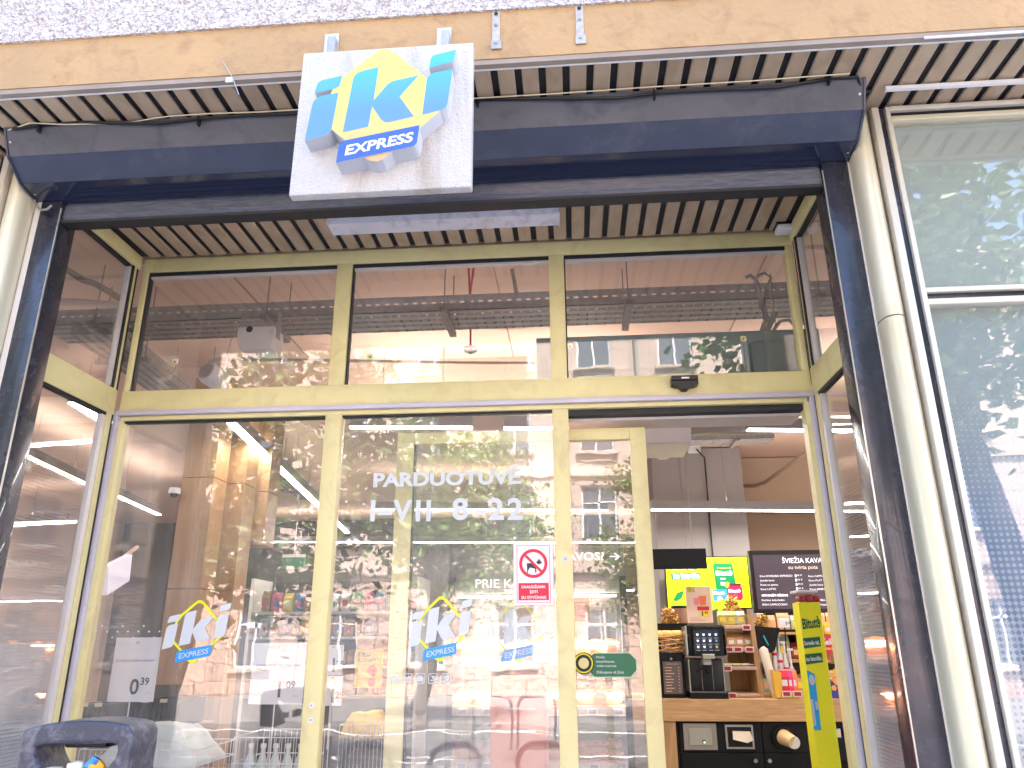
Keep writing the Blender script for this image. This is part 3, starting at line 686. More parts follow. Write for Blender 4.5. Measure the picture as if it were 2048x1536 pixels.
DBLU = mat('sign_deep_blue', (.03, .10, .48), .3)
b = MB(); b.prism([sgp(p, SY+.001)+Vector((0, 0, 0)) for p in DIA], (0, 1.5998-SY-.001, 0), YELG, side=SIDE); b.build('yellow_diamond', sg)
def scaled(pl): return [sgp(p, SY) for p in pl]
for nme, pl in SG:
    b = MB(); b.prism(scaled(pl), (0, 1.5996-SY, 0), BLUG, side=SIDE); b.build('letter', sg)
b = MB(); b.prism([sgp(p, SY)-Vector((0, .002, 0)) for p in BAN], (0, 1.5994-SY+.002, 0), DBLU, side=SIDE); b.build('banner', sg)
a = sgp((592, 1248))-Vector((0, .0026, 0)); r = sgp((1322, 1098))-Vector((0, .0026, 0))-a
b = MB(); b.text('EXPRESS', a, WHITE, sgp((592, 1140)).z-sgp((592, 1248)).z, right=r, up=(.12, 0, 1), fitw=r.length, bold=.032); b.build('lettering', sg)
for (u, v) in ((665, 82), (889, 70)):
    p = PY(u, v, FY); b = MB()
    b.prism([(p.x-.021, FY-.007, p.z+.02), (p.x+.021, FY-.007, p.z+.02), (p.x+.021, FY-.007, p.z-.05), (p.x-.021, FY-.007, p.z-.05)], (0, .006, 0), mat('zinc_plate', (.55, .56, .6), .35, .5))
    b.lathe([(.007, 0), (.007, .004), (.004, .006)], (p.x, FY-.008, p.z+.008), SATIN, 10, 'Y')
    ax = p.x+.008
    b.box((ax-.012, FY-.032, 2.98), (ax+.012, FY-.0075, p.z-.012), STEEL, .002); b.box((ax-.012, 1.629, 2.98), (ax+.012, FY-.033, 3.01), STEEL, .002)
    b.build('bracket', sg, smooth=True)

# ================================================================ STOREFRONT WINDOWS beside the entrance
FRC = mat('cream_frame', (.62, .58, .50), .4, .15, var=.12, vscale=6)
def storefront(xa, sg_, lab):
    w_ = thing('storefront_window', (xa, YW, 0), lab, 'window', 'storefront windows')
    b = MB()
    def bx(a0, a1, z0, z1, m, y0=YW, y1=YW+.04): b.box((xa+sg_*a0, y0, z0), (xa+sg_*a1, y1, z1), m, .002)
    bx(0, .021, 0, 3.17, FRC); bx(.021, .041, 0, 3.17, NAVY2, YW+.012); bx(.041, .055, 0, 3.17, FRC)
    bx(.055, 2.4, 3.155, 3.172, FRC); bx(.055, 2.4, 3.135, 3.155, BLK, YW+.012); bx(.055, 2.4, 3.118, 3.135, CREAM)
    bx(.055, 2.4, 2.535, 2.55, FRC); bx(.055, 2.4, 2.515, 2.535, NAVY2, YW+.012); bx(.055, 2.4, 2.497, 2.515, FRC)
    b.build('window_frame', w_, smooth=True)
    for z0, z1 in ((2.55, 3.118), (.05, 2.497)):
        b = MB(); b.box((xa+sg_*.055, YW+.02, z0), (xa+sg_*2.4, YW+.026, z1), glass('window_glass_dull', 1.75, .003)); b.build('glass_pane', w_)
    b = MB(); HB = MATS.get('halftone_sky_tint') or halftone('halftone_sky_tint', 2.28, 1.2, .0155, 'X', back=((.27, .32, .33), (.15, .21, .31), 2.0))  # lower backing tinted blue to paint in the sky's reflection
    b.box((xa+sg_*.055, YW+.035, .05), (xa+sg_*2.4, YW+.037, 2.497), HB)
    b.box((xa+sg_*.055, YW+.035, 2.551), (xa+sg_*2.4, YW+.037, 3.117), mat('grey_board', (.29, .345, .335), .7)); b.build('printed_film', w_)
storefront(.964, 1, 'tall storefront window right of the entrance with dotted film and grey backing, tinted blue below for sky reflection')
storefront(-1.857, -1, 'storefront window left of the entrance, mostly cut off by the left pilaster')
for xx in (.962, -1.857):
    pass

# ================================================================ LITTER BIN in front, bottom left
YB = 1.95
bn = thing('litter_bin', PY(165, 1536, YB)*1.0, 'scuffed dark plastic litter bin with arched open top at the left guide rail', 'litter bin'); bn.location = (PY(165, 1536, YB).x, YB, 0)
BINM = mat('bin_plastic', (.05, .052, .078), .42, var=.15, vscale=12, bump=.25, bscale=90, dirt=((.3, .3, .36), .5, 30, 1))
def z4(u, v): return PY(u/6, 1280+v/6, YB)
outer = [(270,1800),(290,1536),(310,1330),(335,1170),(350,1110),(400,1060),(540,1015),(700,985),(900,965),(1080,955),(1300,960),(1500,985),(1600,1010),(1640,1060),(1660,1110),(1640,1300),(1600,1536),(1590,1800)]
inner = [(600,1800),(560,1536),(505,1430),(485,1350),(490,1300),(520,1270),(600,1248),(700,1240),(900,1238),(1080,1236),(1300,1228),(1400,1224),(1440,1228),(1475,1260),(1475,1330),(1450,1410),(1380,1490),(1350,1800)]
import bmesh
def ringplate(name, parent, outer, inner, y0, y1, m, bev=.01):
    bm = bmesh.new(); n = len(outer)
    V = [[bm.verts.new((p.x, yy, p.z)) for p in ring] for yy in (y0, y1) for ring in (outer, inner)]
    fo, fi, bo, bi = V
    for i in range(n-1):
        bm.faces.new((fo[i], fi[i], fi[i+1], fo[i+1])); bm.faces.new((bo[i+1], bi[i+1], bi[i], bo[i]))
        bm.faces.new((fo[i+1], bo[i+1], bo[i], fo[i])); bm.faces.new((fi[i], bi[i], bi[i+1], fi[i+1]))
    bm.faces.new((fo[0], bo[0], bi[0], fi[0])); bm.faces.new((fi[-1], bi[-1], bo[-1], fo[-1]))
    bmesh.ops.recalc_face_normals(bm, faces=bm.faces[:])
    me = bpy.data.meshes.new(name); bm.to_mesh(me); bm.free(); me.materials.append(m)
    me.polygons.foreach_set('use_smooth', [True]*len(me.polygons)); me.set_sharp_from_angle(angle=rad(50))
    o = bpy.data.objects.new(name, me); COL.objects.link(o); o.parent = parent; o.location = -Vector(parent.location)
    md = o.modifiers.new('bevel', 'BEVEL'); md.width = bev; md.segments = 4; md.limit_method = 'ANGLE'; md.angle_limit = rad(50)
    return o
ringplate('arched_hood', bn, [z4(*p) for p in outer], [z4(*p) for p in inner], YB-.03, YB+.10, BINM, .014)
b = MB(); a = z4(740, 1230); c = z4(1240, 1305); b.box((a.x, YB+.01, c.z), (c.x, YB+.08, a.z+.005), BLK, .006); b.build('hood_lip', bn, smooth=True)
b = MB(); a = z4(300, 1530)
b.prism([(-1.345, YB-.06, 1.22), (-1.075, YB-.06, 1.22), (-1.075, YB+.13, 1.22), (-1.345, YB+.13, 1.22)], (0, 0, -1.2), BINM); b.build('bin_body', bn)
wr = thing('crisp_packet', z4(1150, 1480), 'crumpled blue and orange snack wrapper lying in the litter bin', 'wrapper')
b = MB(); q = [z4(*p) for p in ((1000, 1500), (1120, 1395), (1190, 1440), (1080, 1560))]; b.prism(q, (0, .01, 0), mat('wrapper_blue', (.02, .3, .7), .25))
q = [z4(*p)-Vector((0, .004, 0)) for p in ((1080, 1500), (1200, 1440), (1255, 1500), (1240, 1600), (1060, 1600))]; b.prism(q, (0, .01, 0), mat('wrapper_orange', (.85, .4, .02), .25))
q = [z4(*p)-Vector((0, .006, 0)) for p in ((1125, 1480), (1160, 1440), (1200, 1450), (1160, 1495))]; b.prism(q, (0, .01, 0), DBLU); b.build('wrapper', wr)
cp = thing('white_cup', z4(930, 1540), 'white plastic cup with round lid lying in the litter bin', 'cup')
p = z4(930, 1530); b = MB(); b.lathe([(.006, -.02), (.011, -.018), (.013, 0), (.012, .008), (.006, .011)], (p.x, YB, p.z+.004), WHITE, 20); b.build('lid', cp, smooth=True)
p = z4(845, 1540); b = MB(); b.box((p.x-.008, YB-.006, p.z-.02), (p.x+.008, YB+.01, p.z+.012), WHITE, .003); b.box((z4(585, 1536).x, YB-.012, p.z-.02), (z4(720, 1536).x, YB+.012, p.z+.002), PAPER); b.build('crumpled_paper', cp)

# ================================================================ INTERIOR
def led(u0, v0, u1, v1, z=3.0, label='', m=None, w_=.055, power=2.0, group='suspended LED light rails', up=.2):
    a = PZ(u0, v0, z); c = PZ(u1, v1, z); d = (c-a); L_ = d.length; d.normalize(); n = Vector((-d.y, d.x, 0))
    t = thing('light_rail', (a+c)/2, label, 'lamp', group)
    b = MB(); h = .075
    for off, mm in ((0, mat('rail_grey', (.25, .23, .23), .5)),):
        q = [a+n*w_/2, a-n*w_/2, c-n*w_/2, c+n*w_/2]; b.prism([p+Vector((0, 0, .006)) for p in q], (0, 0, h), mm)
    b.build('rail_housing', t)
    b = MB(); q = [a+n*w_*.42, a-n*w_*.42, c-n*w_*.42, c+n*w_*.42]; b.prism([p-Vector((0, 0, .004)) for p in q], (0, 0, .0095), m or LED); b.build('diffuser', t)
    b = MB()
    k = max(2, int(L_/1.2))
    for i in range(k): p = a+(c-a)*((i+.5)/k); b.tube([p+Vector((0, 0, h)), (p.x, p.y, ZC-.14 if p.y > 5.35 else ZC)], .002, STEELD, 5); b.mark()
    b.build('suspension_wire', t)
    if power:
        li = bpy.data.lights.new('tube_and_fill_light', 'AREA'); li.shape = 'RECTANGLE'; li.size = L_; li.size_y = w_; li.energy = power*L_; li.color = (1, .93, .84)
        lo = bpy.data.objects.new('tube_and_fill_light', li); COL.objects.link(lo); lo.parent = t
        lo.matrix_world = Matrix.Translation((a+c)/2-Vector((0, 0, .012))) @ Matrix.Rotation(math.atan2(d.y, d.x), 4, 'Z')
        lo.parent = t; lo.matrix_parent_inverse = Matrix.Translation(-t.location)
        lu = bpy.data.lights.new('tube_and_fill_light', 'AREA'); lu.shape = 'RECTANGLE'; lu.size = L_; lu.size_y = w_; lu.energy = power*L_*up; lu.color = (1, .9, .8)  # added upward fill above the housing, to brighten the ceiling
        l2 = bpy.data.objects.new('tube_and_fill_light', lu); COL.objects.link(l2); l2.parent = t
        l2.matrix_world = Matrix.Translation((a+c)/2+Vector((0, 0, .09))) @ Matrix.Rotation(math.atan2(d.y, d.x), 4, 'Z') @ Matrix.Rotation(math.pi, 4, 'X')
        l2.matrix_parent_inverse = Matrix.Translation(-t.location)
    return t
led(700, 855, 945, 856, 3.0, 'short LED rail crossing behind the top of the middle glass panel', up=.55)
led(1008, 857, 1262, 859, 3.0, 'short LED rail just right of the first one, behind the sliding leaf', up=.55)
led(1495, 860, 1900, 863, 3.0, 'LED rail high in the open doorway, half hidden by a grey housing', up=.45)
led(1303, 1020, 1900, 1024, 2.7, 'long LED rail crossing the middle of the open doorway')
led(742, 1019, 1215, 1021, 3.0, 'long LED rail behind the opening hours lettering')
led(520, 1084, 1268, 1086, 3.0, 'distant LED rail seen below the opening hours lettering')
led(462, 846, 695, 1066, 3.0, 'bright LED rail running away diagonally behind the left glass panel', w_=.07, power=.7)
led(838, 1094, 318, 1030, 3.0, 'spare', power=0) if False else None
led(218, 985, 318, 1030, 3.0, 'dotted LED rail running away diagonally at the far left of the shop', power=2.2)
led(-60, 810, 212, 868, 2.98, 'LED strip at the top left seen through the side glass', m=LEDW, w_=.03, power=1.5) if False else None
led(18, 896, 180, 972, 3.05, 'warm dotted LED strip seen through the left side glass, upper one', m=LEDW, power=2.2)
led(-150, 1052, 135, 1042, 3.0, 'thin warm LED strip seen through the left side glass, lower one', m=LEDW, w_=.03, power=1.5)
led(150, 806, 214, 846, 3.05, 'wide bright LED panel tucked under the gold bar of the left side glass', w_=.10, power=.8)
led(495, 1179, 1268, 1181, 2.95 if False else 2.45, 'farthest LED rail at the back of the shop', w_=.04, power=2.2)

def tray(a, c, wid, label, z, hgt=.09, hang=True):
    """perforated steel cable tray from a to c (2-D), width wid"""
    a = Vector((a[0], a[1], z)); c = Vector((c[0], c[1], z)); d = c-a; L_ = d.length; d.normalize(); n = Vector((-d.y, d.x, 0))
    t = thing('cable_tray', (a+c)/2, label, 'cable tray', 'perforated cable trays')
    b = MB(); k = int(L_/.05)
    # floor with slots: strips with gaps
    for r_ in range(4):
        o0 = n*(wid*(r_/4)); o1 = n*(wid*(r_/4+.14))
        b.prism([a+o0, a+o1, c+o1, c+o0], (0, 0, .004), STEEL)
    for i in range(k):
        p = a+d*(i*.05); q = p+d*(.043 if i % 3 else .036); b.prism([p+Vector((0, 0, .0005)), p+n*wid+Vector((0, 0, .0005)), q+n*wid+Vector((0, 0, .0005)), q+Vector((0, 0, .0005))], (0, 0, .003), STEELD)
    for o_ in (Vector((0, 0, 0)), n*wid):
        b.prism([a+o_, a+o_+n*.003, c+o_+n*.003, c+o_], (0, 0, hgt*.5), STEEL); b.prism([a+o_+Vector((0, 0, hgt*.6)), a+o_+n*.003+Vector((0, 0, hgt*.6)), c+o_+n*.003+Vector((0, 0, hgt*.6)), c+o_+Vector((0, 0, hgt*.6))], (0, 0, hgt*.4), STEEL)
        for i in range(k):
            p = a+o_+d*(i*.05)+Vector((0, 0, hgt*.5)); q = p+d*.026; b.prism([p, p+n*.0028, q+n*.0028, q], (0, 0, hgt*.1), STEEL)
    b.build('tray', t)
    if hang:
        kk = max(2, int(L_/1.1)+1)
        for i in range(kk):
            p = a+d*(L_*(i+.35)/kk)
            b = MB(); b.box((p.x-.018, p.y-.05*abs(n.y)-.01, z-.028), (p.x+.018, p.y+wid*abs(n.y)+.04, z-.002), STEELD) if abs(n.y) > .5 else b.box((p.x-wid-.05, p.y-.018, z-.028), (p.x+.05, p.y+.018, z-.002), STEELD)
            for q in (p-n*.02, p+n*(wid+.02)): b.tube([q-Vector((0, 0, .02)), (q.x, q.y, ZC)], .0035, STEELD, 6)
            b.build('tray_hanger', t)
    return t
tz = PY(668, 630, 3.6).z
tw = PZ(668, 668, tz).y-3.6
xa = PY(200, 640, 3.6).x-.35
tray((xa, 3.6), (1.9, 3.6), tw, 'cable tray crossing the shop behind all three upper windows', tz)
p0 = PZ(225, 670, 3.15); p1 = PZ(640, 1000, 3.15)
tray((p0.x, p0.y), (p1.x, p1.y), .22, 'cable tray running away diagonally behind the left upper window', 3.15)
p0 = PY(1385, 880, 6.6); p1 = PY(1550, 880, 6.6); tray((p0.x-.3, 6.6), (p1.x, 6.6), .2, 'short cable tray high in the open doorway in front of the grey column', p0.z, .08)
p0 = PY(1500, 1072, 12); p1 = PY(1700, 1072, 12); tray((p0.x, 12), (p1.x+1, 12), .2, 'distant cable tray just above the dark menu screen', p0.z, .12)

# conduits and wires
def pipe(name, pts, r_, m, label, cat):
    b = MB(); b.tube(pts, r_, m, 8); o = b.build(name, smooth=True); return tag(o, label, cat)
pipe('grey_conduit', [PZ(420, 722, 3.4), PZ(433, 718, 3.4), PZ(700, 722, 3.4), PZ(930, 726, 3.4), PZ(1070, 726, 3.4)], .012, mat('conduit_tan', (.4, .32, .28), .6), 'thin tan conduit along the ceiling behind the left and middle upper windows', 'pipe')
pipe('grey_conduit', [PZ(40, 480, 3.5), PZ(165, 560, 3.5), PZ(190, 567, 3.5), PZ(250, 603, 3.5)], .018, STEELD, 'grey conduit bent across the ceiling behind the left side glass', 'pipe')
pipe('grey_conduit', [PZ(60, 604, 3.3), PZ(150, 604, 3.3), PZ(260, 612, 3.3)], .02, mat('conduit_pale', (.5, .45, .45), .6), 'pale horizontal conduit behind the left side glass', 'pipe')
pipe('grey_conduit', [PY(1021, 527, 3.9), PY(1028, 560, 3.75), PY(1033, 588, 3.62)], .012, STEEL, 'short grey conduit dropping to the tray behind the middle upper window', 'pipe')
pipe('grey_conduit', [PY(640, 625, 3.9), PY(650, 640, 3.9), PY(664, 668, 3.9)], .014, STEEL, 'short grey conduit end left of the second gold post', 'pipe')
pipe('heating_pipe', [PY(1488, 972, 8.0), PY(1510, 972, 7.9), PY(1530, 965, 7.8), PY(1630, 893, 7.0), PY(1700, 845, 6.5)], .018, mat('pipe_brown', (.3, .22, .16), .5), 'brown pipe running diagonally under the ceiling right of the grey column', 'pipe')
pipe('heating_pipe', [PY(1618, 1010, 8.2), PY(1612, 972, 8.2), PY(1618, 968, 8.2), PY(1700, 968, 8.2)], .012, MATS['pipe_brown'], 'thin brown pipe bending round a corner right of the grey column', 'pipe')
fp = thing('smoke_detector', PY(941, 700, 3.95), 'round white smoke detector at the end of a red cable behind the middle upper window', 'smoke detector')
b = MB(); p = PY(941, 700, 3.95); b.lathe([(.018, -.018), (.032, -.012), (.042, .002), (.042, .012), (.03, .016)], p, WHITE, 28); b.disc(p-Vector((0, 0, .0185)), .012, BLK, b=Vector((0, 1, 0))); b.build('detector', fp, smooth=True)
b = MB(); b.tube([p+Vector((0, 0, .015)), PY(941, 660, 3.9), PY(940, 590, 3.75), PY(937, 532, 3.5)], .006, RED, 8); b.tube([PY(940, 590, 3.74), PY(948, 532, 3.5), PY(949, 520, 3.5)], .006, RED, 8); b.build('red_cable', fp, smooth=True)
# speaker under the tray
sk = thing('wall_speaker', PY(515, 680, 3.55), 'white box loudspeaker hanging under the cable tray behind the left upper window', 'speaker')
a = PY(477, 655, 3.5); c = PY(543, 697, 3.5)
b = MB(); n_ = 10
pr = []
for i in range(n_+1):
    t = i/n_; pr.append((3.46+.02*math.sin(math.pi*t)*-1, a.z+(c.z-a.z)*t))
poly = [(a.x+.004*k_, 0, 0) for k_ in range(1)]
b.prism([(a.x-.002, 3.5, a.z), (a.x+.0, 3.5, (a.z+c.z)/2), (a.x+.012, 3.5, c.z+.008), (a.x+.02, 3.5, c.z), (c.x-.02, 3.5, c.z), (c.x-.008, 3.5, c.z+.008), (c.x+.003, 3.5, (a.z+c.z)/2), (c.x+.003, 3.5, a.z)], (0, .13, 0), WHITE)
b.build('cabinet', sk)
b = MB(); b.box((a.x+.0, 3.52, a.z+.0005), (c.x, 3.6, a.z+.03), STEEL); b.box((a.x-.004, 3.53, a.z-.02), (a.x-.0022, 3.58, tz), STEEL); b.box((c.x+.0032, 3.53, a.z-.05), (c.x+.005, 3.58, tz), STEEL); b.build('bracket', sk)
b = MB(); b.disc((a.x+.06, 3.4993, a.z-.012), .018, BLK); b.disc((c.x-.012, 3.4993, a.z-.03), .009, SATIN, r0=.006); b.build('cable_port', sk)
# hanging cylinder
cyl = thing('tube_downlight', PY(410, 745, 4.3), 'white round downlight canister under the ceiling behind the left upper window', 'lamp')
p = PY(412, 742, 4.2); ax_ = Vector((.35, .9, -.25)).normalized()
b = MB(); b.tube([p, p+ax_*.03, p+ax_*.14], [.062, .07, .066], WHITE, 28); b.tube([p-ax_*.002, p-ax_*.004], [.056, .054], SATIN, 28); b.build('canister', cyl, smooth=True)
b = MB(); b.tube([p+ax_*.1+Vector((.03, 0, .03)), (p.x+.08, p.y+.15, ZC)], .006, WHITE, 6); b.build('stem', cyl)
# cable loops right
lo_ = thing('hanging_cables', PY(1540, 620, 3.5), 'bundle of grey cables looping over the tray behind the right upper window', 'cable')
b = MB(); G_ = mat('cable_grey', (.28, .28, .29), .5)
b.tube([PY(u, v, 3.5) for u, v in ((1492, 555), (1500, 551), (1512, 560), (1520, 585), (1522, 610), (1530, 640), (1522, 665), (1500, 695))], .010, G_, 8)
b.tube([PY(u, v, 3.52) for u, v in ((1515, 553), (1530, 546), (1543, 556), (1532, 580), (1528, 610), (1538, 650))], .009, G_, 8)
b.tube([PY(u, v, 3.5) for u, v in ((1545, 665), (1560, 642), (1578, 640), (1590, 652))], .009, G_, 8); b.tube([PY(1541, 548, 3.48), PY(1548, 620, 3.48), PY(1552, 655, 3.48)], .003, STEELD, 6)
b.build('cable_bundle', lo_, smooth=True)
b = MB(); b.prism([PY(u, v, 3.48) for u, v in ((1546, 622), (1556, 626), (1540, 664), (1529, 656))], (0, .02, 0), STEELD); b.build('strut', lo_)
# smoked board behind right transom light
bd = thing('door_motor_cover', PY(1300, 700, 3.0), 'dull green grey housing board behind the right upper window', 'housing')
GB = mat('green_grey_board', (.16, .23, .235), .5, var=.15)
a = PY(1072, 680, 3.0); c = PY(1600, 745, 3.0); b = MB(); b.box((a.x, 3.0, PY(1300, 722, 3.0).z-.12), (c.x+.1, 3.03, PY(1300, 668, 3.0).z), GB, .004); b.build('cover_board', bd)
b = MB(); a = PY(1497, 690, 2.99); c = PY(1568, 742, 2.99); b.box((a.x, 2.96, a.z-.14), (c.x, 2.999, a.z), mat('green_grey_dark', (.10, .15, .16), .5), .003); b.build('junction_box', bd)

# ---- things seen in the doorway, high up
wb = thing('air_unit', PY(1335, 862, 4.9), 'plain white box unit hanging at the top left of the open doorway', 'box unit')
a = PY(1288, 838, 4.9); c = PY(1383, 887, 4.9); b = MB(); b.box((a.x, 4.9, c.z), (c.x, 5.3, a.z), WHITE, .004); b.build('casing', wb)
b = MB(); b.box((a.x+.004, 4.897, c.z+.004), (c.x-.004, 4.9, c.z+.012), SILVER); b.build('seam', wb)
a = PY(1288, 838, 5.0); c = PY(1660, 858, 5.0)
gb = thing('rail_cover', (a+c)/2, 'long grey metal trunking across the top of the open doorway', 'trunking'); b = MB(); p_ = PY(1384, 838, 5.35); q_ = PY(1660, 859, 5.35); b.box((p_.x, 5.35, q_.z), (q_.x+1.2, 5.42, p_.z), mat('trunk_grey', (.24, .22, .22), .5), .004); b.build('trunking', gb)
cy = thing('spot_lamp', PY(1325, 900, 5.8), 'white cylinder spotlight below the box unit in the doorway', 'lamp'); p = PY(1325, 902, 5.8); b = MB(); b.lathe([(.042, -.06), (.048, -.055), (.048, .07), (.04, .075)], p, WHITE, 24); b.build('cylinder', cy, smooth=True)
b = MB(); b.tube([p+Vector((0, 0, .07)), (p.x, p.y, ZC-.15)], .012, WHITE, 8); b.build('stem', cy)
so_ = thing('wall_socket', PY(1388, 898, 7.48), 'double white wall socket high on the grey column with a black plug', 'socket'); a = PY(1375, 890, 7.45); c = PY(1402, 905, 7.45)
b = MB(); b.box((a.x, 7.455, c.z), (c.x, 7.499, a.z), WHITE, .005); b.disc((a.x+.035, 7.454, (a.z+c.z)/2), .02, SILVER, r0=.017); b.disc((c.x-.035, 7.454, (a.z+c.z)/2), .02, SILVER, r0=.017); b.build('socket_plate', so_)
b = MB(); b.tube([PY(1393, 898, 7.44), PY(1400, 906, 7.43), PY(1409, 915, 7.45), PY(1412, 950, 7.47), PY(1416, 1000, 7.48), PY(1421, 1060, 7.48), PY(1426, 1116, 7.47)], .008, BLK, 6); b.build('black_lead', so_, smooth=True)
sp_ = thing('ceiling_speaker', PY(1517, 1080, 11), 'dark oval ceiling speaker left of the security camera above the menu', 'speaker'); b = MB(); p = PY(1517, 1081, 11); b.disc(p, .13, mat('bronze_dark', (.16, .13, .09), .5), b=Vector((0, 0, .7)), seg=32); b.disc(p-Vector((0, .003, 0)), .13, GOLD, b=Vector((0, 0, .7)), r0=.122); 
b.build('cone', sp_)
b = MB(); b.tube([p+Vector((0, .01, .08)), (p.x, p.y+.01, ZC-.15)], .01, STEELD, 6); b.build('stem', sp_)
for u, lab in ((1540, 'white security camera on a stem next to the oval speaker'), (1632, 'white security camera with dark lens above the menu screen')):
    p = PY(u, 1072, 10.5); t = thing('security_camera', p, lab, 'camera', 'security cameras'); b = MB(); b.tube([p+Vector((-.05, .04, .04)), p+Vector((.07, -.06, -.08))], [.03, .035], WHITE, 14); b.build('body', t, smooth=True)
    b = MB(); b.tube([p+Vector((.07, -.06, -.08)), p+Vector((.085, -.075, -.095))], [.028, .024], BLK, 14); b.build('lens', t)
    b = MB(); b.tube([p+Vector((0, 0, .02)), (p.x, p.y, ZC-.15)], .012, WHITE, 6); b.build('stem', t)

# ---- coffee counter
CY = 6.5
ct = thing('coffee_counter', PY(1600, 1400, CY)*1, 'oak topped black coffee counter behind the open doorway', 'counter'); ct.location = (1.6, CY, 0)
xa = PY(1325, 1420, CY).x-.6; zt1 = PY(1450, 1398, CY).z; zt0 = PY(1450, 1443, CY).z
b = MB(); b.box((xa, CY, zt0), (4.2, CY+.75, zt1), OAKH, .003); b.build('worktop', ct)
xl_ = PY(1355, 1500, CY).x; b = MB(); b.box((PY(1330, 1500, CY).x, CY+.01, 0), (xl_, CY+.7, zt0-.001), OAK, .002); b.build('end_panel', ct)
cx0 = xl_+.03; b = MB(); b.box((xl_, CY+.05, 0), (PY(1665, 1500, CY).x+.4, CY+.7, zt0-.001), BLKM); b.build('carcass', ct)
zs = PY(1500, 1506, CY).z; xm = PY(1525, 1480, CY+.03).x
for xA, xB, kx in ((cx0, xm-.003, xm-.05), (xm+.003, PY(1700, 1500, CY).x, xm+.06)):
    b = MB(); b.box((xA, CY+.03, .1), (xB, CY+.0495, zs-.004), BLKM, .003); o = b.build('cabinet_door', ct)
    b = MB(); p = PY(1512 if kx < xm else 1540, 1522, CY); b.lathe([(.008, 0), (.008, .012), (.016, .018), (.014, .028)], (p.x, CY+.03, p.z), SATIN, 16, 'Y'); k = b.build('door_knob', o); k.location = (0, 0, 0)
b = MB(); b.box((cx0, CY+.03, zs), (xm-.003, CY+.0495, zt0-.012), BLKM, .003); b.box((xm+.003, CY+.03, zs), (PY(1700, 1500, CY).x, CY+.0495, zt0-.012), BLKM, .003); b.build('upper_panel', ct)
a = PY(1366, 1447, CY); c = PY(1437, 1501, CY); b = MB(); b.box((a.x, CY+.018, c.z), (c.x, CY+.0295, a.z), mat('taupe_metal', (.34, .30, .27), .35, .5), .002); b.build('waste_flap_frame', ct)
b = MB(); b.box((a.x+.04, CY+.008, c.z+.035), (c.x-.04, CY+.0178, a.z-.035), SATIN, .002); p = PY(1409, 1484, CY); b.disc((p.x, CY+.007, p.z), .014, BLK); b.disc((p.x+.002, CY+.0066, p.z-.003), .007, mat('led_green', (.1, .6, .1), .5, emit=1)); b.build('waste_flap', ct)
a = PY(1450, 1450, CY); c = PY(1511, 1499, CY); b = MB(); b.box((a.x, CY+.016, c.z), (c.x, CY+.0295, a.z), SATIN, .002); b.box((a.x+.015, CY+.012, c.z+.015), (c.x-.015, CY+.0159, a.z-.015), BLK); b.build('napkin_slot', ct)
p = PY(1567, 1476, CY); b = MB(); b.tube([(p.x, CY+.029, p.z), (p.x, CY+.005, p.z-.005)], [.085, .082], BLK, 28); b.build('cup_dispenser', ct, smooth=True)
nk = thing('paper_napkins', PY(1483, 1478, CY), 'crumpled cream paper napkins sticking out of the counter front slot', 'napkins'); b = MB(); 
for k, (uu, vv) in enumerate(((1465, 1462), (1468, 1470))):
    pts = [PY(uu, vv, CY+.005-.015*k), PY(1500, 1463+6*k, CY-.01), PY(1507, 1480, CY-.02), PY(1495, 1486, CY-.03), PY(1466, 1479, CY-.03)]; b.prism(pts, (0, -.006, 0), mat('napkin', (.72, .62, .48), .8, bump=.6, bscale=30))
b.build('napkin', nk)
cu = thing('paper_cup', PY(1578, 1478, CY), 'striped cream paper cup sticking out of the round dispenser in the counter', 'cup')
p = PY(1567, 1474, CY); q = PY(1581, 1482, CY); b = MB(); b.tube([(p.x, CY+.01, p.z), (q.x, CY-.10, q.z-.0)], [.058, .045], mat('cup_cream', (.70, .5, .25), .6), 26); b.build('cup_wall', cu, smooth=True)
b = MB(); b.tube([(q.x, CY-.1001, q.z), (q.x, CY-.104, q.z)], [.045, .042], mat('cup_base', (.66, .62, .56), .6), 26); b.build('cup_base', cu)

# coffee machine
MZ = zt1
cm = thing('coffee_machine', (PY(1415, 1390, CY).x, CY+.1, MZ), 'tall black coffee machine with touch screen on the oak counter', 'coffee machine')
def R2(u0, v0, u1, v1, y): a = PY(u0, v0, y); c = PY(u1, v1, y); return a.x, c.x, c.z, a.z
x0, x1, z0, z1 = R2(1378, 1318, 1450, 1383, CY+.05)
b = MB(); b.box((x0, CY+.06, MZ+.05), (x1, CY+.5, z1), BLK, .006); x0b, x1b, zz0, zz1 = R2(1375, 1250, 1452, 1312, CY+.05); b.box((x0b, CY+.1, zz0), (x1b, CY+.5, zz1), BLK, .006); b.build('body', cm, smooth=True)
b = MB(); b.box((x0b+.03, CY+.03, zz0), (x1b-.015, CY+.099, zz1-.01), BLK, .004); b.build('screen_bezel', cm)
b = MB(); sx0_, sx1_, sz0_, sz1_ = R2(1386, 1260, 1441, 1302, CY+.03); b.box((sx0_, CY+.024, sz0_), (sx1_, CY+.0299, sz1_), mat('screen_dark', (.01, .014, .024), .2, emit=.2)); 
CUPL = mat('icon_white', (.7, .72, .8), .5, emit=.13); 
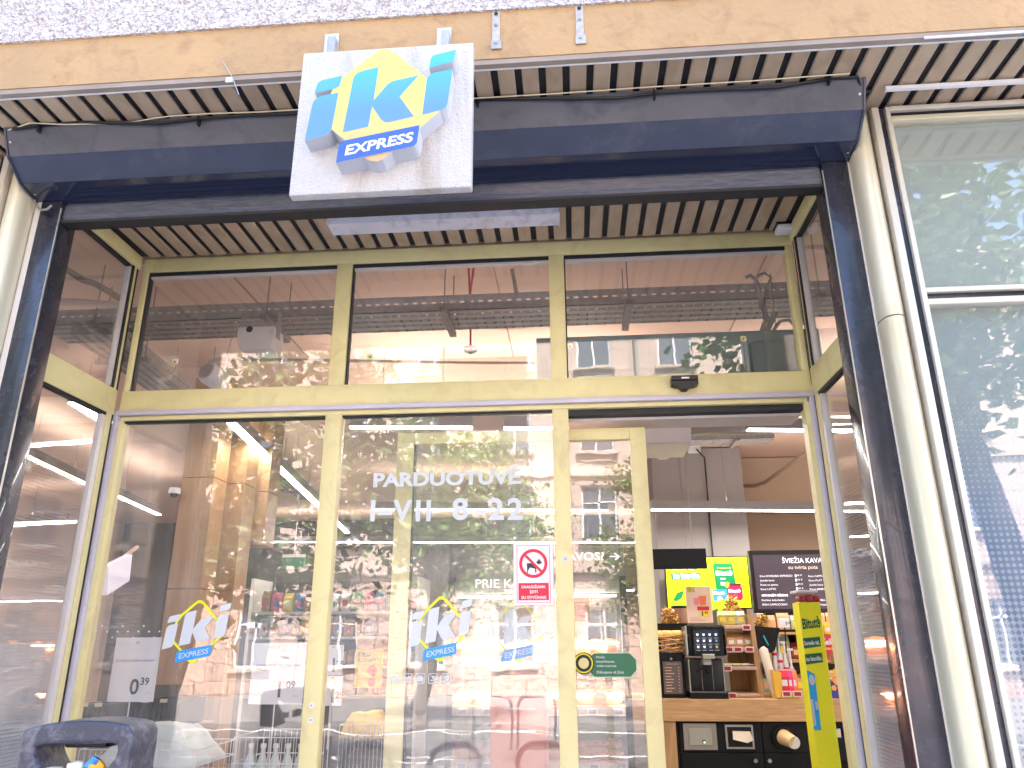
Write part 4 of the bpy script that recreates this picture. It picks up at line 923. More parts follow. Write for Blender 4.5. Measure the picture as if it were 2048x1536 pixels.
for r_ in range(3):
    for c_ in range(4):
        px_ = sx0_+(sx1_-sx0_)*(.15+.24*c_); pz_ = sz1_-(sz1_-sz0_)*(.24+.29*r_)
        s_ = .010
        b.add([(px_-s_, CY+.0232, pz_+s_), (px_-s_*.6, CY+.0232, pz_-s_*.6), (px_+s_*.6, CY+.0232, pz_-s_*.6), (px_+s_, CY+.0232, pz_+s_)], [(0, 1, 2, 3)], YEL if (r_, c_) == (2, 3) else (CUPL if (r_*4+c_) not in (7, 10) else INKB)); b.box((px_-.016, CY+.0228, pz_-.026), (px_+.016, CY+.0236, pz_-.022), INKB)
b.build('touch_screen', cm)
b = MB(); 
for u0, u1 in ((1368, 1377), (1449, 1454)): a = PY(u0, 1252, CY+.04); c = PY(u1, 1311, CY+.04); b.box((a.x, CY+.04, c.z), (c.x, CY+.3, a.z), SATIN, .004)
b.box((x0-.008, CY+.055, MZ+.05), (x0, CY+.3, z1), SATIN); b.box((x1, CY+.055, MZ+.05), (x1+.008, CY+.3, z1), SATIN); b.box((x0-.008, CY+.052, MZ+.045), (x1+.008, CY+.3, MZ+.05), SATIN); b.build('side_trim', cm)
b = MB(); a = PY(1404, 1308, CY); c = PY(1429, 1318, CY); b.box((a.x, CY-.02, c.z), (c.x, CY+.06, a.z), SATIN, .003); a = PY(1406, 1318, CY); c = PY(1423, 1330, CY); b.box((a.x, CY, c.z), (c.x, CY+.06, a.z-.001), STEEL, .004); b.build('outlet_head', cm)
b = MB(); a = PY(1393, 1334, CY+.02); c = PY(1418, 1346, CY+.02); b.tube([(a.x, CY+.03, c.z+.01), (c.x-.04, CY+.0, a.z), (c.x, CY+.03, c.z)], .009, BLK, 8); b.build('steam_arm', cm, smooth=True)
b = MB(); a = PY(1381, 1384, CY); c = PY(1458, 1396, CY); b.box((a.x, CY+.0, MZ+.001), (c.x, CY+.4, MZ+.045), BLKM, .004)
for k in range(2): xx = x0+(x1-x0)*(.35+.33*k); b.box((xx, CY+.0585, MZ+.06), (xx+.003, CY+.0598, MZ+.28), STEELD)
b.build('drip_tray', cm)
# payment / price unit left of it
pu = thing('price_board', PY(1347, 1390, CY), 'black cabinet with a brown hanging price card left of the coffee machine', 'price board'); x0, x1, z0, z1 = R2(1318, 1305, 1372, 1396, CY+.1)
b = MB(); b.box((x0, CY+.1, MZ+.001), (x1, CY+.4, z1), BLKM, .004); b.build('cabinet', pu)
x0, x1, z0, z1 = R2(1325, 1323, 1367, 1388, CY+.09); b = MB(); b.box((x0, CY+.09, z0), (x1, CY+.096, z1), mat('brown_card', (.11, .08, .075), .5)); 
for k in range(9): 
    zz = z1-.05-k*.022; b.box((x0+.015, CY+.0885, zz), (x0+.06+random.random()*.04, CY+.0898, zz+.006), mat('copper_print', (.6, .36, .27), .5)); b.box((x1-.03, CY+.0885, zz), (x1-.02, CY+.0898, zz+.006), MATS['copper_print'])
b.text('ŠVIEŽIA KAVA', ((x0+x1)/2, CY+.0885, z1-.025), MATS['copper_print'], .011, align='C'); b.build('price_card', pu)
b = MB(); b.lathe([(.011, 0), (.011, .008), (.006, .014)], (PY(1342, 1318, CY+.1).x, CY+.1, PY(1342, 1318, CY+.1).z), SATIN, 14, 'Y'); b.build('knob', pu)
# wicker basket + cheese-like rolls
wk = thing('wicker_basket', PY(1340, 1300, CY+.15), 'open weave orange wicker basket on top of the black cabinet', 'basket'); p = PY(1336, 1298, CY+.2); b = MB(); WK = mat('wicker', (.55, .27, .08), .6)
for k in range(7):
    zz = p.z-.03+k*.022; rr_ = .10+.012*k; b.tube([(p.x+rr_*1.25*math.cos(t)*(1+.04*math.sin(5*t+k)), CY+.22+rr_*math.sin(t), zz+.01*math.sin(4*t+k*2)) for t in [i*2*math.pi/22 for i in range(22)]], .006, WK, 5, close=True)
for k in range(18):
    t = k*2*math.pi/18; b.tube([(p.x+.125*math.cos(t), CY+.22+.1*math.sin(t), p.z-.035), (p.x+.21*math.cos(t+.35), CY+.22+.165*math.sin(t+.35), p.z+.11)], .005, WK, 5)
b.build('weave', wk, smooth=True)
for k in range(3):
    q = Vector((p.x-.08+.08*k, CY+.2, p.z+.1)); o = MB(); o.tube([q+Vector((-.05, 0, 0)), q+Vector((-.03, 0, .012)), q+Vector((.03, 0, .012)), q+Vector((.05, 0, 0))], [.018, .034, .034, .018], mat('roll_yellow', (.75, .5, .16), .6), 12)
    tag(o.build('bread_roll', smooth=True), 'yellow wrapped roll in the wicker basket beside the coffee machine', 'bread', 'rolls in the wicker basket')
# tall price poster on the machine
def poster(name, u0, v0, u1, v1, y, base, label, cat='poster', lean=0, lab2=None):
    p = PY(u0, v0, y); q = PY(u1, v1, y); t = thing(name, ((p.x+q.x)/2, y, q.z), label, cat)
    b = MB(); b.box((p.x, y, q.z), (q.x, y+.006, p.z), base, .0015); b.build('sheet', t); return t, p.x, q.x, q.z, p.z
t, x0, x1, z0, z1 = poster('promo_poster', 1370, 1173, 1427, 1246, CY+.1, mat('peach_paper', (.78, .55, .42), .6), 'peach coffee promotion card standing on the coffee machine', 'poster')
b = MB(); W_ = x1-x0; H_ = z1-z0; yy = CY+.098
b.text('iki', (x0+.08*W_, yy, z1-.15*H_), mat('olive_print', (.5, .42, .05), .5), .05, bold=.04)
b.box((x0+.3*W_, yy, z0+.5*H_), (x0+.5*W_, yy+.001, z0+.68*H_), PINK); b.add([(x0+.5*W_, yy-.001, z0+.74*H_), (x0+.55*W_, yy-.001, z0+.48*H_), (x0+.76*W_, yy-.001, z0+.48*H_), (x0+.8*W_, yy-.001, z0+.74*H_)], [(0, 1, 2, 3)], ORG)
b.box((x0+.42*W_, yy, z0+.34*H_), (x0+.88*W_, yy+.001, z0+.45*H_), RED); b.box((x0+.5*W_, yy-.0005, z0+.17*H_), (x0+.88*W_, yy+.001, z0+.335*H_), YEL)
b.text('1', (x0+.58*W_, yy-.001, z0+.2*H_), INK, .035, bold=.05); b.text('43', (x0+.68*W_, yy-.001, z0+.25*H_), INK, .02, bold=.04)
for k in range(3): b.box((x0+.1*W_, yy, z0+(.06+.04*k)*H_), (x0+(.7-.1*k)*W_, yy+.001, z0+(.07+.04*k)*H_), mat('ink_brown', (.4, .25, .18), .6))
b.build('print', t)

# screens
ad = thing('advert_screen', PY(1420, 1210, 7), 'glowing lime green advertising screen with product pictures behind the coffee machine', 'screen'); YA = 7.2
x0, x1, z0, z1 = R2(1330, 1116, 1503, 1215, YA); W_ = x1-x0; H_ = z1-z0
LIMEE = mat('screen_lime', (.50, .62, .005), .4, emit=.16)
b = MB(); b.box((x0-.01, YA+.003, z0-.01), (x1+.01, YA+.05, z1+.01), BLK); b.build('screen_case', ad)
b = MB(); yy = YA-.001; b.box((x0, YA, z0), (x1, YA+.0029, z1), LIMEE)
def qd(u0, v0, u1, v1, m, dy=0): b.box((x0+W_*u0, yy-dy, z1-H_*v1), (x0+W_*u1, yy-dy+.0008, z1-H_*v0), m)
SG_ = mat('screen_green', (.0, .16, .05), .4, emit=.12); SWH = mat('screen_white', (.9, .9, .95), .4, emit=.16); SBL = mat('screen_blue', (.03, .2, .75), .4, emit=.12); SRD = mat('screen_red', (.6, .01, .06), .4, emit=.12); SYG = mat('screen_leaf', (.25, .5, .01), .4, emit=.12)
qd(.06, .14, .38, .25, SG_); b.text('Sumeša tai,', (x0+.07*W_, yy-.002, z1-.235*H_), SWH, .05*H_/.4, fitw=.27*W_, bold=.03)
qd(.06, .31, .42, .44, SG_); b.text('kas lietuviška', (x0+.085*W_, yy-.002, z1-.41*H_), SWH, .065*H_/.6, fitw=.32*W_, bold=.03)
pk = [(.60, .12), (.58, .16), (.60, .7), (.63, .76), (.82, .76), (.85, .7), (.82, .16), (.80, .12)]
b.prism([(x0+W_*u_, yy-.0015, z1-H_*v_) for u_, v_ in pk], (0, .0008, 0), SG_)
b.text('Bitutė', (x0+.61*W_, yy-.003, z1-.36*H_), SWH, .09*H_, fitw=.2*W_, bold=.04); qd(.63, .21, .80, .225, YEL, .0025); qd(.66, .42, .72, .44, SWH, .0025); qd(.66, .5, .70, .56, SWH, .0025)
b.disc((x0+.735*W_, yy-.0025, z1-.55*H_), .025, YEL); 
qd(.55, .64, .72, .88, SBL, .003); b.text('Bitutė', (x0+.56*W_, yy-.0045, z1-.74*H_), SWH, .06*H_, fitw=.13*W_, bold=.03); b.disc((x0+.63*W_, yy-.0045, z1-.83*H_), .022, SWH, seg=10)
jr = [(.76, .56), (.74, .62), (.74, .82), (.78, .86), (.88, .86), (.91, .82), (.91, .62), (.89, .56)]
b.prism([(x0+W_*u_, yy-.0045, z1-H_*v_) for u_, v_ in jr], (0, .0008, 0), SRD); qd(.76, .53, .9, .575, mat('jar_lid', (.12, .01, .05), .4), .0048); b.text('Bitutė', (x0+.745*W_, yy-.0055, z1-.70*H_), SWH, .06*H_, fitw=.14*W_, bold=.03)
for k in range(40):
    u_ = .04+.9*random.random(); v_ = .9+.09*random.random(); b.disc((x0+W_*u_, yy-.004-.0001*k, z1-H_*v_), .018+.02*random.random(), SYG, seg=7)
b.prism([(x0+W_*u_, yy-.0015, z1-H_*v_) for u_, v_ in ((.06, .85), (.12, .7), (.2, .66), (.18, .78), (.12, .88))], (0, .0008, 0), SG_)
b.build('screen_picture', ad)
mn = thing('menu_screen', PY(1580, 1225, 6.8), 'large dark drinks menu screen right of the lime advert', 'screen'); YM = 6.85
x0, x1, z0, z1 = R2(1497, 1101, 1760, 1224, YM); b = MB(); b.box((x0, YM+.002, z0), (x1, YM+.06, z1), BLK, .004); b.build('screen_case', mn)
b = MB(); x0 += .03; z0 += .03; z1 -= .04; MD = mat('menu_dark', (.045, .03, .045), .35, emit=.12); b.box((x0, YM-.002, z0), (x1-.03, YM+.0018, z1), MD)
MT = mat('menu_text', (.85, .85, .88), .5, emit=.13); yy = YM-.004
def ml(t, u0, u1, vb, h, m=None, bold=0):
    p = PY(u0, vb, yy); q = PY(u1, vb, yy); b.text(t, p, m or MT, h, fitw=q.x-p.x, bold=bold)
ml('ŠVIEŽIA KAVA', 1565, 1645, 1126, .042, bold=.012); ml('su tvirta puta', 1577, 1636, 1138, .03, mat('menu_tan', (.6, .5, .4), .5, emit=.1), .02)
for k, (t, u1) in enumerate((('Kava DVIGUBA ESPRESSO', 1585), ('Juoda kava', 1549), ('Kava su pienu', 1556), ('Kava LATTE', 1552))):
    vb = 1154+k*8.7; ml(t, 1520+k*.6, u1, vb, .016); ml('1', 1590+k, 1593+k, vb, .022, bold=.03); ml('05 €', 1594+k, 1604+k, vb-2, .013)
for k, (t, u1) in enumerate((('Kava CAPPUCCINO', 1665), ('Kava FLAT WHITE', 1665), ('Juoda kava MOCHA', 1672), ('Kava IRISH CAPPU', 1672))): ml(t, 1617+k, u1, 1154+k*8.7, .016)
ml('KITI KARŠTI GĖRIMAI', 1524, 1576, 1193, .018, bold=.04); ml('Karštas šokoladas', 1524, 1569, 1202, .016); ml('IRISH CAPPUCCINO', 1525, 1575, 1211, .016); ml('Arbata BILLA BIO', 1622, 1668, 1202, .016); ml('Birali arbata MAŽA', 1622, 1676, 1211, .016)
b.build('menu_text', mn)
bp_ = thing('dark_panel', PY(1355, 1138, 6.2), 'plain black hanging board at the left edge of the open doorway', 'board'); x0, x1, z0, z1 = R2(1290, 1098, 1415, 1137, 6.2); b = MB(); b.box((x0, 6.2, z0), (x1, 6.24, z1), BLKM, .004); b.build('board', bp_)
b = MB(); 
for x in (x0+.1, x1-.1): b.tube([(x, 6.22, z1), (x, 6.22, ZC-.15)], .003, STEELD, 5)
b.build('hanging_rod', bp_)

# tiered oak rack
rk = thing('oak_rack', PY(1470, 1395, CY+.1), 'tiered oak snack rack with price tags right of the coffee machine', 'rack'); YR = CY+.18
tiers = [1395, 1340, 1275, 1255]
xr0 = PY(1440, 1390, YR).x; xr1 = PY(1525, 1390, YR).x
b = MB(); lean = .0
q = [PY(1530, 1396, YR), PY(1519, 1396, YR), PY(1497, 1228, YR+.0), PY(1505, 1228, YR)]
b.prism(q, (0, .35, 0), OAK); b.build('side_panel', rk)
EI = mat('eink_frame', (.74, .6, .58), .5); EIR = mat('eink_red', (.30, .02, .04), .5)
b2 = MB()
for v, u0, u1, tags in ((1392, 1450, 1522, (1465,)), (1338, 1450, 1516, (1455,)), (1300, 1445, 1510, (1458, 1476, 1499)), (1256, 1440, 1504, (1493,))):
    a = PY(u0, v-5, YR); c = PY(u1, v+2, YR); b = MB(); b.box((a.x, YR, c.z), (c.x, YR+.3, a.z), wood('pale_oak', (.5, .33, .22), (.62, .42, .3)), .002); b.box((a.x, YR-.004, c.z+.004), (c.x, YR, a.z-.012), mat('rail_pink', (.45, .3, .29), .5)); b.build('shelf', rk)
    for u in tags:
        p = PY(u, v-1, YR-.01); b2.box((p.x-.034, YR-.012, p.z-.022), (p.x+.034, YR-.006, p.z+.022), EI, .002); b2.box((p.x-.026, YR-.0135, p.z-.014), (p.x+.026, YR-.012, p.z+.014), EIR); b2.mark()
b2.build('price_tag', rk)
b = MB(); a = PY(1450, 1250, YR+.3); c = PY(1520, 1395, YR+.3); b.box((a.x, YR+.31, c.z), (c.x, YR+.32, a.z), OAK); b.build('rack_back', rk)

def pouch(name, p, w_, h_, d_, m, label, group, m2=None, cat='packet'):
    b = MB(); x, y_, z = p; n = 5
    rows = [(0, .75, .9), (.15, 1, 1), (.7, 1, 1), (.88, .4, .96), (1, .06, .98)]; vs = []
    for t, dd, ww_ in rows:
        for sx_, sy_ in ((-1, -1), (0, -1.15), (1, -1), (1, 1), (0, 1.15), (-1, 1)): vs.append((x+sx_*w_/2*ww_, y_+sy_*d_/2*dd, z+h_*t))
    fs = [(r*6+k, r*6+(k+1) % 6, (r+1)*6+(k+1) % 6, (r+1)*6+k) for r in range(4) for k in range(6)]+[(5, 4, 3, 2, 1, 0), (24, 25, 26, 27, 28, 29)]
    b.add(vs, fs, m); b.add([(x-w_*.3, y_-d_*.6-.001, z+h_*.25), (x+w_*.3, y_-d_*.6-.001, z+h_*.25), (x+w_*.3, y_-d_*.6-.001, z+h_*.55), (x-w_*.3, y_-d_*.6-.001, z+h_*.55)], [(0, 1, 2, 3)], m2 or PAPER)
    return tag(b.build(name), label, cat, group)
PALC2 = [mat('brown_bag', (.25, .13, .07), .6), mat('dark_red_bag', (.28, .04, .03), .5)]
OLV = mat('olive_box', (.42, .40, .12), .6); KR = mat('kraft', (.62, .33, .16), .6); MINT = mat('grey_green_box', (.35, .40, .30), .6)
for u, m_ in ((1446, OLV), (1463, OLV), (1482, MINT)):
    p = PY(u, 1251, YR+.08); pouch('tea_box', (p.x, YR+.1, PY(u, 1249, YR).z), .075, .11, .06, m_, 'olive or grey green box on the top shelf of the oak rack', 'boxes on the oak rack top shelf', YEL)
for u in (1463, 1480, 1497):
    p = PY(u, 1295, YR+.08); pouch('snack_box', (p.x, YR+.1, PY(u, 1294, YR).z), .07, .10, .06, KR, 'kraft brown packet on the middle shelf of the oak rack', 'packets on the oak rack middle shelf', PAPER)
for u in (1455, 1472, 1490, 1505):
    p = PY(u, 1334, YR+.08); b = MB(); zq = PY(u, 1332, YR).z; b.box((p.x-.04, YR+.05, zq+.002), (p.x+.04, YR+.15, zq+.02), random.choice([YEL, INK, KR, PAPER]), .004); b.box((p.x-.03, YR+.048, zq+.006), (p.x+.03, YR+.0495, zq+.014), PAPER)
    tag(b.build('chocolate_bar'), 'flat chocolate bar on the lower shelf of the oak rack', 'chocolate', 'bars on the oak rack lower shelf')
# gift bags with golden dried pasta
def giftbag(u, v, y, s_, label):
    p = PY(u, v, y); t = thing('gift_bag', p, label, 'gift bag', 'clear bags of golden snacks'); b = MB(); GM = mat('golden_snack', (.70, .38, .08), .5); GM2 = mat('golden_dark', (.45, .22, .05), .5)
    for k in range(70):
        r_ = s_*(random.random()**.5); th_ = random.random()*6.28; h = random.random()
        q = p+Vector((r_*math.cos(th_)*(1-.35*h), r_*math.sin(th_)*.6, h*s_*1.6)); d = Vector((random.uniform(-1, 1), random.uniform(-1, 1), random.uniform(-1, 1))).normalized()*.02
        b.tube([q-d, q+d*.2+Vector((0, 0, .006)), q+d], [.007, .010, .006], random.choice([GM, GM, GM2]), 6)
    b.build('contents', t)
    b = MB(); CG = glass('cellophane', 1.35, .3); n = 12; vs = []
    for i, (h, r_) in enumerate(((0, 1), (.6, 1.05), (1.3, .8), (1.75, .25), (2.1, .7))):
        for k in range(n): a_ = k*2*math.pi/n; rr_ = r_*s_*(1.12+.1*math.sin(k*2.7+i)); vs.append(p+Vector((rr_*math.cos(a_), rr_*.65*math.sin(a_), h*s_+(.03*math.sin(k*3) if i == 4 else 0))))
    b.add(vs, [(i*n+k, i*n+(k+1) % n, (i+1)*n+(k+1) % n, (i+1)*n+k) for i in range(4) for k in range(n)], CG); b.build('cellophane', t)
giftbag(1339, 1248, CY+.3, .075, 'cellophane bag of golden snacks left of the peach promotion card')
giftbag(1465, 1228, CY+.35, .08, 'cellophane bag of golden snacks on top of the oak rack')
giftbag(1525, 1262, CY+.4, .07, 'cellophane bag of golden snacks right of the oak rack below the menu screen')
b = MB(); x0, x1, z0, z1 = R2(1308, 1247, 1375, 1262, CY+.25); b.box((x0, CY+.22, z0), (x1, CY+.5, z1), BLKM, .004); b.box((x0+.02, CY+.3, MZ), (x0+.05, CY+.33, z0), BLKM); b.box((x1-.05, CY+.36, MZ), (x1-.02, CY+.4, z0), BLKM); tag(b.build('display_shelf'), 'narrow black shelf above the wicker basket left of the coffee machine', 'shelf')
jj = thing('plastic_tub', PY(1362, 1247, CY+.4), 'clear brown lidded tub behind the peach promotion card', 'tub'); p = PY(1360, 1247, CY+.4); b = MB(); b.lathe([(.06, 0), (.065, .12), (.06, .125)], p, mat('tub', (.4, .22, .15), .3), 20); b.build('tub', jj, smooth=True)
b = MB(); b.lathe([(.067, .1255), (.067, .14), (.06, .145)], p, BLKM, 20); b.build('lid', jj, smooth=True)
b = MB(); x0, x1, z0, z1 = R2(1500, 1255, 1610, 1262, CY+.45); b.box((x0, CY+.35, z0-.005), (x1, CY+.7, z0+.012), BLKM, .003); b.box((x0, CY+.36, MZ), (x0+.03, CY+.39, z0-.006), BLKM); b.box((x1-.03, CY+.36, MZ), (x1, CY+.39, z0-.006), BLKM); tag(b.build('display_shelf'), 'black shelf carrying snack bags below the menu screen', 'shelf')
pt = thing('price_ticket', PY(1568, 1245, CY+.2), 'white electronic price ticket on a stand below the menu screen', 'price tag'); x0, x1, z0, z1 = R2(1557, 1237, 1581, 1255, CY+.2); b = MB(); b.box((x0, CY+.2, z0), (x1, CY+.21, z1), PAPER, .003); b.text('1', (x0+.055, CY+.198, z0+.02), INK, .025, bold=.05); b.text('19', (x0+.07, CY+.198, z0+.028), INK, .015, bold=.04); b.build('ticket', pt)
b = MB(); b.tube([((x0+x1)/2, CY+.205, z0), ((x0+x1)/2, CY+.25, z0-.2)], .005, BLKM, 6); b.build('stand', pt)
# dark bag and straw tower, long rolls
bg_ = thing('black_bag', PY(1520, 1300, CY+.25), 'black bag with a turquoise stripe beside the oak rack', 'bag'); q = [PY(u, v, CY+.25) for u, v in ((1508, 1252), (1560, 1256), (1550, 1300), (1543, 1306), (1515, 1296))]; b = MB(); b.prism(q, (0, .1, 0), BLKM); b.build('bag_body', bg_)
b = MB(); b.prism([PY(u, v, CY+.248) for u, v in ((1526, 1272), (1528, 1270), (1538, 1290), (1536, 1291))], (0, .0015, 0), mat('turquoise', (.02, .4, .45), .5)); b.build('stripe', bg_)
bn2 = thing('paper_roll', PY(1528, 1395, CY+.1), 'tall pale paper roll standing beside the oak rack', 'paper roll'); p = PY(1524, 1300, CY+.15); b = MB(); b.tube([(p.x, CY+.15, p.z+.02), (p.x+.012, CY+.15, p.z), (p.x+.07, CY+.12, MZ+.002)], [.02, .036, .036], mat('roll_paper', (.6, .5, .42), .7), 18); b.build('roll', bn2, smooth=True)
for k in range(4):
    uu = 1543+k*12; vv = 1252+k*14; p = PY(uu, vv+6, CY+.34-.02*k); t = thing('syrup_pump', (p.x, p.y, MZ), 'white and red syrup pump bottle, number of its row beside the candy box', 'bottle', 'syrup pump bottles'); t['label'] = 'white and red syrup pump bottle in the row left of the yellow totem'
    b = MB(); b.lathe([(.018, 0), (.021, .01), (.021, max(.05, p.z-MZ-.15)), (.010, max(.06, p.z-MZ-.12)), (.007, p.z-MZ)], (p.x, p.y, MZ+.001), WHITE, 14); b.build('bottle', t, smooth=True)
    b = MB(); b.box((p.x-.03, p.y-.008, p.z-.006), (p.x+.026, p.y+.008, p.z+.012), WHITE, .003); b.build('pump_head', t); b = MB(); b.lathe([(.022, 0), (.022, .022)], (p.x, p.y, max(MZ+.03, p.z-.21)), RED, 14); b.build('label_band', t)
cd = thing('candy_box', PY(1568, 1395, CY), 'open yellow display box of pink and red sweets on the counter', 'candy box'); x0, x1, z0, z1 = R2(1548, 1352, 1600, 1394, CY+.02)
b = MB(); b.prism([PY(u, v, CY+.02) for u, v in ((1545, 1340), (1562, 1345), (1566, 1394), (1553, 1396))], (0, .2, 0), mat('box_yellow', (.75, .42, .04), .5)); b.box((PY(1562, 1380, CY).x, CY+.02, MZ+.001), (PY(1601, 1380, CY).x, CY+.2, PY(1580, 1383, CY+.02).z), MATS['box_yellow'], .002); b.box((PY(1565, 1340, CY).x, CY+.19, MZ+.03), (PY(1603, 1340, CY).x, CY+.2, PY(1590, 1338, CY+.2).z), mat('box_pink', (.75, .45, .4), .5)); b.build('box', cd)
b = MB()
for u in (1576, 1598): p = PY(u-2, 1388, CY+.0); b.box((p.x-.035, CY+.008, p.z-.022), (p.x+.035, CY+.014, p.z+.022), EI, .002); b.box((p.x-.026, CY+.0065, p.z-.014), (p.x+.026, CY+.0078, p.z+.014), EIR); b.mark()
b.build('price_tag', cd)
for k in range(3):
    p = PY(1570+k*9, 1382, CY+.06+k*.03); pouch('sweet_packet', (p.x, p.y, p.z), .07, .15, .03, (RED, mat('magenta', (.7, .03, .2), .3), ORG)[k], 'red or pink sweet packet standing in the yellow candy box', 'packets in the candy box', WHITE)

# right of totem: cereal box, hanging packets, blue box etc
YK = CY+.25
t, x0, x1, z0, z1 = poster('cereal_box', 1637, 1270, 1690, 1320, YK, RED, 'red cereal box with white script lettering right of the yellow totem', 'cereal box')
b = MB(); b.text("Kellogg's", (x0+.01, YK-.002, z1-.075), WHITE, .05, fitw=(x1-x0)*.95, up=(.3, 0, 1), bold=.03); b.text('Smacks', (x0+.02, YK-.002, z1-.115), YEL, .025, bold=.03); b.disc((x0+.13, YK-.002, z0+.01), .07, mat('cereal', (.45, .22, .07), .7, var=.6, vscale=90), seg=24); b.build('print', t)
b = MB(); b.box((x0, YK+.0065, z0), (x1, YK+.07, z1), RED); b.build('carton', t)
for k, u in enumerate((1640, 1656)):
    p = PY(u, 1269, YK+.1); pouch('hanging_packet', (p.x, YK+.1, p.z), .055, .10, .02, YEL, 'yellow topped packet hanging above the red cereal box', 'yellow packets above the cereal box', PAPER)
bb = thing('snack_display', PY(1650, 1395, CY+.05), 'dark blue display box with orange hexagon print right of the totem', 'display box'); x0, x1, z0, z1 = R2(1625, 1335, 1680, 1396, CY+.06); b = MB(); NB = mat('deep_navy_print', (.03, .03, .25), .4)
b.prism([PY(u, v, CY+.06) for u, v in ((1620, 1332), (1645, 1334), (1668, 1370), (1690, 1372), (1692, 1397), (1622, 1397))], (0, .2, 0), NB); b.build('box', bb)
b = MB()
for (u, v, s_) in ((1664, 1347, .03), (1672, 1362, .026), (1668, 1376, .022)): p = PY(u, v, CY+.055); b.disc(p, s_, mat('honey', (.8, .36, .05), .4), seg=6)
for v in (1345, 1358): p = PY(1652, v, CY+.05); b.box(p, p+Vector((.05, .001, .008)), WHITE)
b.build('print', bb)
b = MB(); x0, x1, z0, z1 = R2(1632, 1322, 1700, 1330, YK); b.box((x0, YK-.02, z0-.01), (x1, YK+.3, z1-.02), BLKM, .003); b.box((x1-.03, YK, MZ), (x1, YK+.03, z0-.011), BLKM); b.box((x0, YK+.2, MZ), (x0+.03, YK+.23, z0-.011), BLKM); tag(b.build('display_shelf'), 'small black shelf under the red cereal box', 'shelf')
for k, u in enumerate((1652, 1664, 1676, 1688)):
    p = PY(u, 1345, CY+.22); pouch('snack_bag', (p.x, CY+.26, p.z-.1), .05, .13, .03, (PAPER, INK, YEL, PAPER)[k], 'small snack bag behind the dark blue display box', 'snack bags behind the blue display', (YEL, ORG, GRN, YEL)[k])
b = MB(); p = PY(1690, 1475, CY-.05); b.box((p.x-.12, CY-.06, p.z-.16), (p.x+.2, CY+.02, p.z+.0), BLKM, .006)
for k in range(6): b.box((p.x-.1+k*.045, CY-.05, p.z-.02), (p.x-.07+k*.045, CY-.01, p.z+.05+.01*(k % 3)), SATIN if k % 2 else BLK, .002)
tag(b.build('cutlery_holder'), 'black holder of stirrers hung on the counter front right of the totem', 'holder')

# stocked shelves behind the counter
ss = thing('stock_shelving', PY(1600, 1395, 7.4)*1, 'brown shelving of kraft bags and jars behind the coffee counter', 'shelving'); YB2 = 7.45; ss.location = (1.9, YB2, 0)
xk0 = PY(1508, 1300, YB2).x; xk1 = PY(1740, 1300, YB2).x; zk = [PY(1600, v, YB2).z for v in (1262, 1318, 1385)]
b = MB(); b.box((xk0, YB2+.4, 0), (xk1, YB2+.43, zk[0]+.32), mat('brown_back', (.12, .08, .055), .7)); b.box((xk0-.03, YB2, 0), (xk0, YB2+.43, zk[0]+.32), OAK); b.box((xk0-.03, YB2, zk[0]+.321), (xk1, YB2+.43, zk[0]+.345), OAK); b.build('upright', ss)
for z in zk: b = MB(); b.box((xk0, YB2, z-.03), (xk1, YB2+.4, z-.005), OAK, .002); b.build('shelf', ss)
for li, z in enumerate(zk):
    x = xk0+.03
    while x < xk1-.1:
        w_ = random.uniform(.07, .12); h = random.uniform(.14, .22)
        pouch('kraft_bag', (x+w_/2, YB2+.1, z), w_, h, .07, random.choice([KR, MINT, OLV, PALC2[0], PALC2[1], KR]), 'kraft or brown bag on the %s shelf behind the coffee counter' % ('top', 'middle', 'lower')[li], 'bags on the brown shelving', random.choice([PAPER, YEL, KR])); x += w_+.012
# totem
TY = 4.5
tt = thing('advert_totem', PY(1620, 1536, TY)*1, 'tall yellow advertising totem with clear sweet tray on top in the open doorway', 'totem'); tt.location = (1.28, TY, 0)
fa = [PY(1597, 1211, TY), PY(1632, 1202, TY-.05), PY(1680, 1536, TY-.05), PY(1617, 1536, TY)]
zlo = 0.0
A = PY(1597, 1207, TY); B = PY(1632, 1201, TY-.02)
xA = A.x; xB = B.x; zt_ = (A.z+B.z)/2
b = MB(); b.box((xA, TY, 0.02), (xB+.026, TY+.13, zt_), LIME, .004); b.build('column', tt)
b = MB(); x0 = xA; W_ = xB+.026-xA; yy = TY-.002
def tl(t_, zc, h, m, wd, tilt=0, x_=.02): b.text(t_, (x0+W_*x_, yy, zc), m, h, fitw=W_*wd, right=(1, 0, tilt), bold=.035)
z_ = PY(1615, 1258, TY).z; tl('Bitutė', z_, .055, GRN, .84, .12, .06)
for (v0, v1, tx) in ((1275, 1295, 'Sumeša tai,'), (1307, 1327, 'kas lietuviška')):
    za = PY(1620, v1, TY).z; zb2 = PY(1620, v0, TY).z; b.add([(x0, yy, za-.006), (x0+W_*.78, yy, za+.006), (x0+W_*.78, yy, zb2+.004), (x0, yy, zb2-.004)], [(0, 1, 2, 3)], GRN); b.text(tx, (x0+W_*.03, yy-.001, za+.012), WHITE, .022, fitw=W_*.7, right=(1, 0, .07), bold=.03)
BLP = mat('totem_blue', (.03, .38, .75), .4)
za = PY(1620, 1460, TY).z; zb2 = PY(1620, 1340, TY).z; b.add([(x0, yy, za), (x0+W_*.32, yy, za), (x0+W_*.34, yy, zb2-.02), (x0, yy, zb2)], [(0, 1, 2, 3)], BLP)
b.disc((x0+W_*.17, yy-.001, zb2-.05), .015, VINYL, b=Vector((0, 0, 1.8))); b.box((x0+W_*.02, yy-.001, za+.02), (x0+W_*.12, yy, za+.15), VINYL); b.box((x0+W_*.2, yy-.001, za+.1), (x0+W_*.3, yy, za+.14), VINYL)
b.build('print', tt)
